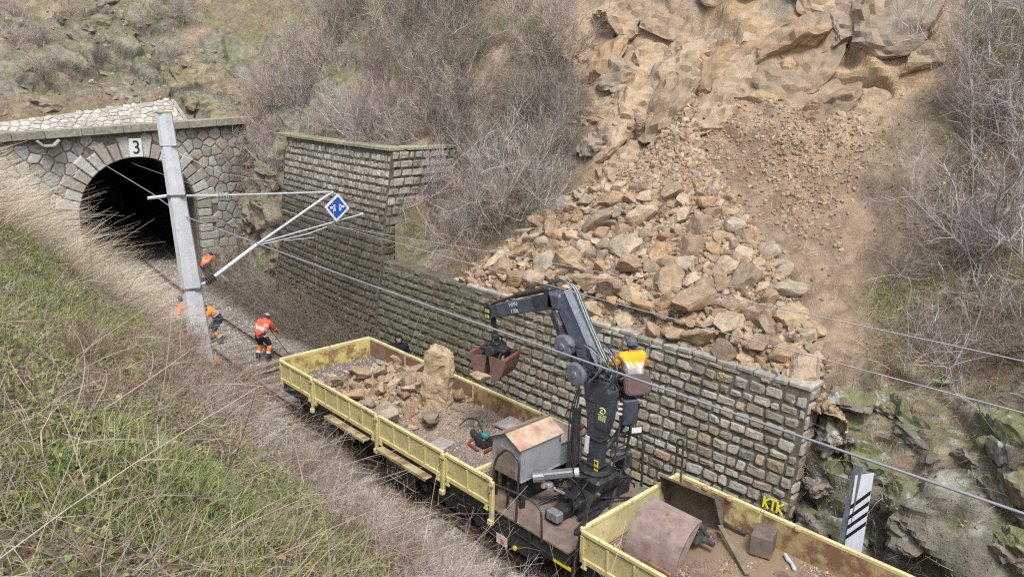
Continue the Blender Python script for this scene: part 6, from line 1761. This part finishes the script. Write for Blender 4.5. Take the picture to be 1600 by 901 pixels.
# -- dry stems lying and arching
P, Nr = bank.sample(52000, lambda g: bankw(g, pw=1.1, x1=-2.5) * (1.12 - .92 * gmask(g)), rng)
n = len(P)
Dv = unit(rng.normal(size=(n, 3)) * np.array([.8, .8, .35]) + Nr * .45 + np.array([.1, 0, .15])); L = .12 + .5 * rng.random(n) ** 2
b = rng.normal(size=(n, 3)) * .35; b[:, 2] -= .45
pack('dry_grass', [strands(P, Dv, L, rng.uniform(.0012, .0028, n), pick(STRAW + PINKG, n), 3, b)], 'matted dry straw coloured grass lying on the near bank')
# -- brambles: long arching canes with side twigs
def canes(surf, n, wf, lr, r=rng, cols=PINKG, wr=(.0025, .005), side=5, up=.6):
    P, Nr = surf.sample(n, wf, r); n = len(P)
    Dv = unit(r.normal(size=(n, 3)) * np.array([.8, .8, .3]) + Nr * .4 + np.array([0, 0, up])); L = r.uniform(*lr, n)
    b = r.normal(size=(n, 3)) * .45; b[:, 2] -= .62
    C_ = pick(cols, n, r); W = r.uniform(*wr, n)
    out = [strands(P, Dv, L, W, C_, 7, b, r, .4)]
    for k in range(side):
        s = r.uniform(.2, .95, n)[:, None]
        P2 = P + Dv * L[:, None] * s + b * L[:, None] * s ** 2
        D2 = unit(Dv * .5 + b * s + r.normal(size=(n, 3)) * .7); L2 = L * r.uniform(.12, .4, n)
        out.append(strands(P2, D2, L2, W * .55, C_ * .95, 2, r.normal(size=(n, 3)) * .3, r, .4))
    return out
pack('brambles', canes(bank, 2900, lambda g: bankw(g, pw=1.0, x1=-1.9) * (1.15 - .9 * gmask(g)) * (g[..., 1] > 2.2), (.35, 1.1)), 'tangled pinkish grey bramble canes over the near bank', mat=M_twig)
pack('toe_brush', canes(bank, 6500, lambda g: bankw(g, x0=-7.0, x1=-2.7, y1=18.0, pw=1.1) * (g[..., 1] > 3) * (.12 + 1.2 * smooth01(11.5 - g[..., 1], 0, 2.5)) * np.where(g[..., 0] > -3.4, smooth01(9.5 - g[..., 1], 0, 3), 1) * (1 - .7 * gmask(g)), (.2, .62), cols=[(.46, .42, .39), (.36, .32, .29), (.54, .49, .43), (.3, .25, .2), (.42, .34, .27), (.3, .22, .17)], wr=(.0018, .0035), side=9, up=.9), 'dense grey leafless brush along the foot of the bank beside the track', mat=M_twig)
# -- tall plumes of dry grass leaning over towards the tunnel
def tufts(name, centres, per, lr, lean, label, cols=STRAW, w=(.002, .004)):
    cs = np.repeat(np.array(centres), per, 0); n = len(cs); cols = [tuple(min(.8, q * 1.25) for q in c) for c in cols]
    P = cs + rng.normal(size=(n, 3)) * np.array([.16, .2, .02]); P[:, 2] = bank_h(P[:, 0], P[:, 1]) + .02
    Dv = unit(np.array(lean) + rng.normal(size=(n, 3)) * .28); L = rng.uniform(*lr, n)
    b = np.array([.35, .1, -.3]) + rng.normal(size=(n, 3)) * .18
    return pack(name, [strands(P, Dv, L, rng.uniform(*w, n), pick(cols, n), 6, b, tipc=(.74, .64, .5))], label)
cen = []
for k in range(60):
    x = rng.uniform(-8.8, -4.4); y = 13.6 + (x + 8.8) * rng.uniform(.7, 1.5) + rng.uniform(-.4, 2.4); cen.append((x, y, 0))
tufts('tall_dry_grass', cen, 130, (.5, 1.15), (.75, .1, .75), 'tall pale dry grass plumes leaning towards the tunnel on the bank crest')
cen = [(rng.uniform(-4.6, -3.4), rng.uniform(17, 20.5), 0) for _ in range(9)]
tufts('pale_stalks', cen, 26, (.9, 1.7), (.95, .2, .55), 'long stiff pale stalks pointing towards the tunnel mouth', w=(.003, .006))

# ---- hillside ground cover
def hw(g, f):
    x, y, z = g[..., 0], g[..., 1], g[..., 2]
    sc = scarG[:g.shape[0], :g.shape[1]]; rk_ = rockG[:g.shape[0], :g.shape[1]]
    d = np.linalg.norm(g - CAMP, axis=-1)
    return f(x, y, z) * (1 - sc) * (1 - .85 * rk_) * (x > -22) * (y > .0) * (z < 22) / np.maximum(d, 6)
P, Nr = hill.sample(90000, lambda g: hw(g, lambda x, y, z: 1.0 + (y < 5.8) * 2.4), rng); n = len(P)
Dv = unit(Nr * .5 + np.array([-.1, 0, .7]) + rng.normal(size=(n, 3)) * .55); L = rng.uniform(.08, .38, n)
b = rng.normal(size=(n, 3)) * .35; b[:, 2] -= .4
gm = np.clip(smooth01(fbm(P * .5, 60, 4) + .08, .0, .3) * .75 + .55 * (P[:, 1] < 5.6) * (P[:, 2] < 5.8), 0, .9)[:, None]
C_ = pick(STRAW + PINKG, n) * (1 - gm) * .85 + pick(GREENS, n) * gm
pack('hillside_grass', [strands(P, Dv, L, rng.uniform(.0035, .007, n), C_, 2, b)], 'dry and green grass tufts over the hillside of the cutting')
P, Nr = hill.sample(42000, lambda g: hw(g, lambda x, y, z: 1.0 + (y < 5.6) * 3), rng); n = len(P)
pack('fallen_leaves', [leaves(P + Nr * .02, Nr, rng.uniform(.02, .05, n), pick([(.26, .16, .1), (.32, .22, .15), (.2, .13, .09), (.36, .27, .2), (.17, .19, .06)], n))], 'brown fallen leaves strewn over the hillside')
pack('hillside_brambles', canes(hill, 5200, lambda g: hw(g, lambda x, y, z: (x > 3) * (.5 + (y < 6) * 1.5 + (y > 16) * .6)), (.4, 1.5), cols=GREYT + PINKG, wr=(.003, .006), side=6), 'thin bare brambles hanging over the hillside', mat=M_twig)

pack('wall_brush', canes(ballast, 6500, lambda g: (g[..., 1] > 19.5) * (g[..., 1] < 34.5) * (g[..., 0] > face_x(g[..., 1]) - .65 - .25 * (g[..., 1] > 24)) * (g[..., 0] < face_x(g[..., 1]) + .1), (.6, 2.3), cols=[(.2, .15, .12), (.26, .2, .15), (.15, .12, .09), (.3, .26, .22)], wr=(.003, .006), side=9, up=1.5), 'dark tangled brush growing up the foot of the tall wall', mat=M_twig)
P, Nr = ballast.sample(9000, lambda g: (g[..., 1] > 19.5) * (g[..., 1] < 34.5) * (g[..., 0] > face_x(g[..., 1]) - .9) * (g[..., 0] < face_x(g[..., 1]) + .1), rng); P[:, 2] += rng.random(len(P)) ** 1.5 * 2.2
pack('wall_leaves', [leaves(P, Nr, rng.uniform(.02, .05, len(P)), pick([(.2, .12, .08), (.13, .12, .05), (.26, .2, .1), (.1, .09, .05)], len(P)))], 'dead brown leaves caught in the brush along the tall wall')
# ---- bare shrubs
def shrub_mesh(seed, stems=9, h=2.2, spread=.5, depth=3, col=GREYT, kids=(7, 6), rad=.016, upb=.35):
    r = np.random.default_rng(seed); ns = 5
    P = r.normal(size=(stems, 3)) * np.array([.12, .12, 0]); D = unit(r.normal(size=(stems, 3)) * spread + np.array([0, 0, 1.])); L = r.uniform(.6, 1.0, stems) * h; Rr = np.full(stems, rad) * r.uniform(.7, 1.2, stems)
    res = []
    for lv in range(depth):
        if lv == depth - 1:
            C_ = pick(col, len(P), r, .25) * 1.1; b_ = r.normal(size=P.shape) * .22 + np.array([0, 0, .08])
            res.append(strands(P, D, L, Rr * .85, C_, 2, b_, r, .35)); return res, P + D * L[:, None] + b_ * L[:, None]
        n = len(P); pts = [P]; d = D.copy(); p = P.copy()
        for k in range(ns):
            d = unit(d + r.normal(size=(n, 3)) * (.16 + .07 * lv) + np.array([0, 0, .05])); p = p + d * (L / ns)[:, None]; pts.append(p)
        pts = np.stack(pts, 1); s = np.linspace(1, .45, ns + 1)
        T_ = unit(np.gradient(pts, axis=1)); A = unit(np.cross(T_, np.array([.31, .2, .93]))); B = np.cross(T_, A)
        ring = []
        for a in (0, 2.094, 4.189): ring.append(pts + (A * math.cos(a) + B * math.sin(a)) * (Rr[:, None] * s)[..., None])
        V = np.stack(ring, 2)
        base = (np.arange(n)[:, None] * (ns + 1) + np.arange(ns)[None]) * 3
        F = np.concatenate([np.stack([base + a, base + (a + 1) % 3, base + 3 + (a + 1) % 3, base + 3 + a], -1).reshape(-1, 4) for a in range(3)])
        C_ = np.minimum(pick(col, n, r, .35) * (1.25 if lv == 0 else 1.1), .65)
        res.append((V.reshape(-1, 3), F, np.repeat(C_, (ns + 1) * 3, 0)))
        if lv == depth - 1: break
        k = kids[min(lv, len(kids) - 1)]
        tsel = r.uniform(.18, 1.0, (n, k)) * ns; i0 = np.minimum(tsel.astype(int), ns - 1); f = (tsel - i0)[..., None]
        ar = np.arange(n)[:, None]; Pn = pts[ar, i0] * (1 - f) + pts[ar, i0 + 1] * f
        Tn = T_[ar, i0]; Dn = unit(Tn * .75 + r.normal(size=(n, k, 3)) * .6 + np.array([0, 0, upb]))
        Ln = L[:, None] * r.uniform(.25, .55, (n, k)); Rn = np.maximum(Rr[:, None] * .5 * np.ones((n, k)), .0032)
        P, D, L, Rr = Pn.reshape(-1, 3), Dn.reshape(-1, 3), Ln.ravel(), Rn.ravel()
    tips = P if depth > 1 else None
    return res, pts[:, -1]
shr = []
for k, (st, h, spd, colr, kd, ra) in enumerate([(11, 2.2, .5, GREYT, (13, 15), .013), (14, 1.6, .65, GREYT + PINKG, (11, 14), .01), (9, 2.8, .45, GREYT, (15, 16), .017), (16, 1.3, .8, PINKG, (11, 12), .009), (10, 3.0, .6, [(.32, .275, .255), (.38, .33, .31), (.25, .21, .19)], (17, 17), .018)]):
    res, tips = shrub_mesh(500 + k, st, h, spd, 3, colr, kd, ra)
    st_me = np_mesh('stems', res[0][0], [res[0][1]], res[0][2]); st_me.materials.append(M_twig)
    off = 0; Vs, Fs, Cs = [], [], []
    for V, F, C_ in res[1:]: Vs.append(V); Fs.append(F + off); Cs.append(C_); off += len(V)
    tw = np_mesh('twigs', np.concatenate(Vs), [np.concatenate(Fs)], np.concatenate(Cs)); tw.materials.append(M_twig)
    shr.append((st_me, tw, res, tips))
def snap(x, y, surfG=None):
    g = HG.reshape(-1, 3); d = (g[:, 0] - x) ** 2 + (g[:, 1] - y) ** 2; i = np.argmin(d); return g[i]
def place_shrub(k, p, s_, rz, label, group=None, yellow=0, tilt=(0, 0), name='bare_shrub'):
    root = empty(name, tuple(np.asarray(p) - np.array((0, 0, .08))), rz, label, 'shrub', group); root.scale = (s_, s_, s_); root.rotation_euler = (tilt[0], tilt[1], rz)
    for nm, me in (('stems', shr[k][0]), ('twigs', shr[k][1])):
        o = bpy.data.objects.new(nm, me); COL.objects.link(o); o.parent = root
    if yellow:
        r = np.random.default_rng(int(p[0] * 100) + yellow); tips = shr[k][3]; I = r.integers(0, len(tips), yellow); c0 = tips[r.integers(0, len(tips), 5)]
        near = tips[np.argsort(np.min(np.linalg.norm(tips[:, None] - c0[None], axis=2), axis=1))[:max(yellow, 10)]]
        Pl = near[r.integers(0, len(near), yellow)] + r.normal(size=(yellow, 3)) * .06
        V, F, C_ = leaves(Pl, np.tile([0, 0, 1.], (yellow, 1)), r.uniform(.02, .04, yellow), pick([(.5, .46, .08), (.42, .42, .1), (.55, .42, .1)], yellow, r), r)
        o = link('yellow_leaves', np_mesh('yellow_leaves', V, [F], C_), M_grass, root)
    return root
SP = [ # k, x, y, scale, label, leaves
 (4, 7.2, 4.2, 1.15, 'big purplish bare bush right of the scar with a few yellow leaves', 160),
 (4, 9.6, 5.4, 1.1, 'bare bush high on the edge of the scar, sparse yellow leaves at its top', 120),
 (2, 6.6, 2.4, 1.0, 'tall many stemmed bare bush above the mossy rock', 60),
 (0, 8.6, 2.6, 1.2, 'grey bare bush behind the tall many stemmed one', 40),
 (4, 11.2, 3.4, 1.25, 'upper bare bush near the top of the slope beyond the marker post', 160),
 (1, 5.6, 4.6, .8, 'low twiggy bush at the lower edge of the scar above the mossy rock', 0),
 (3, 6.1, 3.4, .8, 'sprawling low bramble bush under the purplish bush', 0),
 (2, 10.8, 6.0, .9, 'thin bush leaning over the top corner of the scar', 90),
 (3, 9.9, 9.4, .42, 'small dark twiggy tuft alone in the middle of the scar', 0),
 (0, 4.9, 18.3, .9, 'bare bush on the terrace just above the low wall, beside the tall wall', 0),
 (2, 6.2, 17.6, 1.0, 'tall thin bare bush at the left edge of the slide', 0),
 (0, 4.6, 29.4, .8, 'grey bush clinging to the rock between tall wall and tunnel', 0),
 (1, 5.2, 21.1, 1.0, 'bushy bare shrub on the corner of the tall wall coping', 0)]
for k, x, y, s_, lb, yl in SP:
    place_shrub(k, snap(x, y), s_, (x * 7) % 6.28, lb, None, yl, (0, -.15))
# the small bush with yellow leaves by the tall wall's foot
p = np.array((3.55, 30.2, .0)); place_shrub(0, p, .95, 1.0, 'young bush with yellow green leaves at the wall foot near the tunnel', None, 420)
for q, (x, y, s_, lb) in enumerate([(3.0, 27.0, .75, 'leafless brown bush against the foot of the tall wall'), (2.75, 24.2, .7, 'low brown bush by the wall foot beyond the far wagon end'), (2.7, 22.2, .65, 'brown brush at the joint of the two walls'), (3.1, 28.6, .9, 'brown bush at the far corner of the tall wall')]):
    place_shrub((1, 3, 3, 1)[q], (x, y, -.02), s_, q, lb)
lst = []; rb = np.random.default_rng(5)
for (x, y, s_) in [(-8.5, 7.2, .3), (-8.0, 7.9, .34), (-7.5, 8.4, .36), (-7.0, 9.1, .4), (-6.5, 9.6, .42), (-5.9, 10.4, .45), (-5.3, 11.4, .45), (-4.7, 12.4, .5), (-4.2, 13.6, .5), (-3.6, 15, .5), (-6.9, 6.3, .34), (-6.3, 7.2, .38), (-5.6, 8.2, .42), (-5.0, 9.3, .42), (-4.4, 10.3, .42), (-3.8, 11.5, .4), (-7.1, 4.6, .3), (-6.4, 5.2, .34), (-5.7, 6.1, .38), (-5.0, 7.1, .4), (-4.3, 8.2, .4), (-3.7, 9.3, .36), (-8.7, 6.2, .28), (-7.9, 6.6, .3), (-9.2, 5.6, .24), (-3.5, 17, .5), (-4.4, 15.2, .5), (-5.2, 13.6, .45), (-6.1, 12.0, .4), (-6.8, 10.8, .36)]:
    x += rb.uniform(-.25, .25); y += rb.uniform(-.3, .3); k = (1, 3)[int(rb.integers(0, 2))]; p = np.array((x, y, float(bank_h(np.array(x), np.array(y))) - .02)); Rm = rotm(rb.uniform(-.3, .3), rb.uniform(-.2, .5), rb.uniform(0, 6.28)); cf = rb.uniform(.55, .95) * np.array([1, .86, .74])
    for V, F, C_ in shr[k][2]: lst.append(((V * s_) @ Rm.T + p, F, C_ * cf))
pack('dead_brush', lst, 'low dead brown brush tangled across the middle of the near bank', mat=M_twig)
# the thicket above the walls, one tangle
r = np.random.default_rng(77); parts_s = []
def add_thicket(lst, k, p, s_, rz, tilt):
    Rm = rotm(0, tilt, rz)
    cf = r.uniform(.55, 1.3) * np.array([1, r.uniform(.88, 1.0), r.uniform(.76, 1.0)])
    for V, F, C_ in shr[k][2]: lst.append(((V * s_) @ Rm.T + p, F, np.minimum(C_ * cf, .7)))
lst = []
cnt = 0
for _ in range(1500):
    if cnt >= 125: break
    x = r.uniform(4.3, 13); y = r.uniform(15.5, 36)
    lim = np.interp(x, [4, 6, 8, 10, 12], [16.6, 16.2, 16.2, 18.4, 21.5])
    if y < lim + .4: continue
    if y < 20.2 and x < 4.4: continue
    if x < 5.0 and y > 20.4 and y < 28: x = 5.0 + r.random()
    p = snap(x, y)
    if abs(p[0] - x) > .5: continue
    add_thicket(lst, int(r.integers(0, 5)), p - np.array((0, 0, .1)), r.uniform(.65, 1.15), r.uniform(0, 6.28), r.uniform(-.35, 0)); cnt += 1
pack('thicket', lst, 'grey leafless thicket covering the hillside above both retaining walls', mat=M_twig)
lst = []; cnt = 0
for _ in range(300):
    if cnt >= 40: break
    x = r.uniform(-12, 8); y = r.uniform(39.5, 47)
    if r.random() > .8: continue
    p = snap(x, y); add_thicket(lst, int(r.integers(0, 4)), p - np.array((0, 0, .1)), r.uniform(.4, .75), r.uniform(0, 6.28), 0); cnt += 1
pack('far_scrub', lst, 'low leafless scrub scattered over the slope behind the tunnel portal', mat=M_twig)
lst = []; cnt = 0
for _ in range(300):
    if cnt >= 34: break
    x = r.uniform(5.4, 14); y = r.uniform(-1, 5)
    p = snap(x, y)
    if abs(p[0] - x) > .5: continue
    add_thicket(lst, int(r.integers(0, 5)), p - np.array((0, 0, .1)), r.uniform(.6, 1.05), r.uniform(0, 6.28), r.uniform(-.35, 0)); cnt += 1
pack('slope_scrub', lst, 'leafless scrub tangle on the slope above the mossy rock outcrop', mat=M_twig)
# bushes near the camera, in front of the wagon at the bank's foot
for q, (x, y, s_) in enumerate([(-2.75, 9.6, .42), (-3.1, 8.3, .5)]):
    place_shrub(3, (x, y, float(bank_h(np.array(x), np.array(y)))), s_, q, ['leafless twig clump at the bank foot in front of the crane platform', 'grey twig clump on the bank nearest the crane platform'][q])
# a pale leafy rosette on the terrace of the mossy rock
root = empty('leafy_plant', tuple(snap(5.2, 4.0)), 0, 'pale green broad leaved rosette on the grassy ledge above the mossy rock', 'plant')
m = []
for k in range(12):
    a = k * 2.4; n_ = 1
    Dv = np.array([[math.cos(a) * .8, math.sin(a) * .8, .55 + .03 * k]]); m.append(strands(np.zeros((1, 3)), unit(Dv), np.array([.26]), np.array([.045]), np.array([[.34, .4, .2]]), 5, np.array([[0, 0, -.35]]), rng, .3))
pack('leaves', m, None, None, None, M_grass, root)
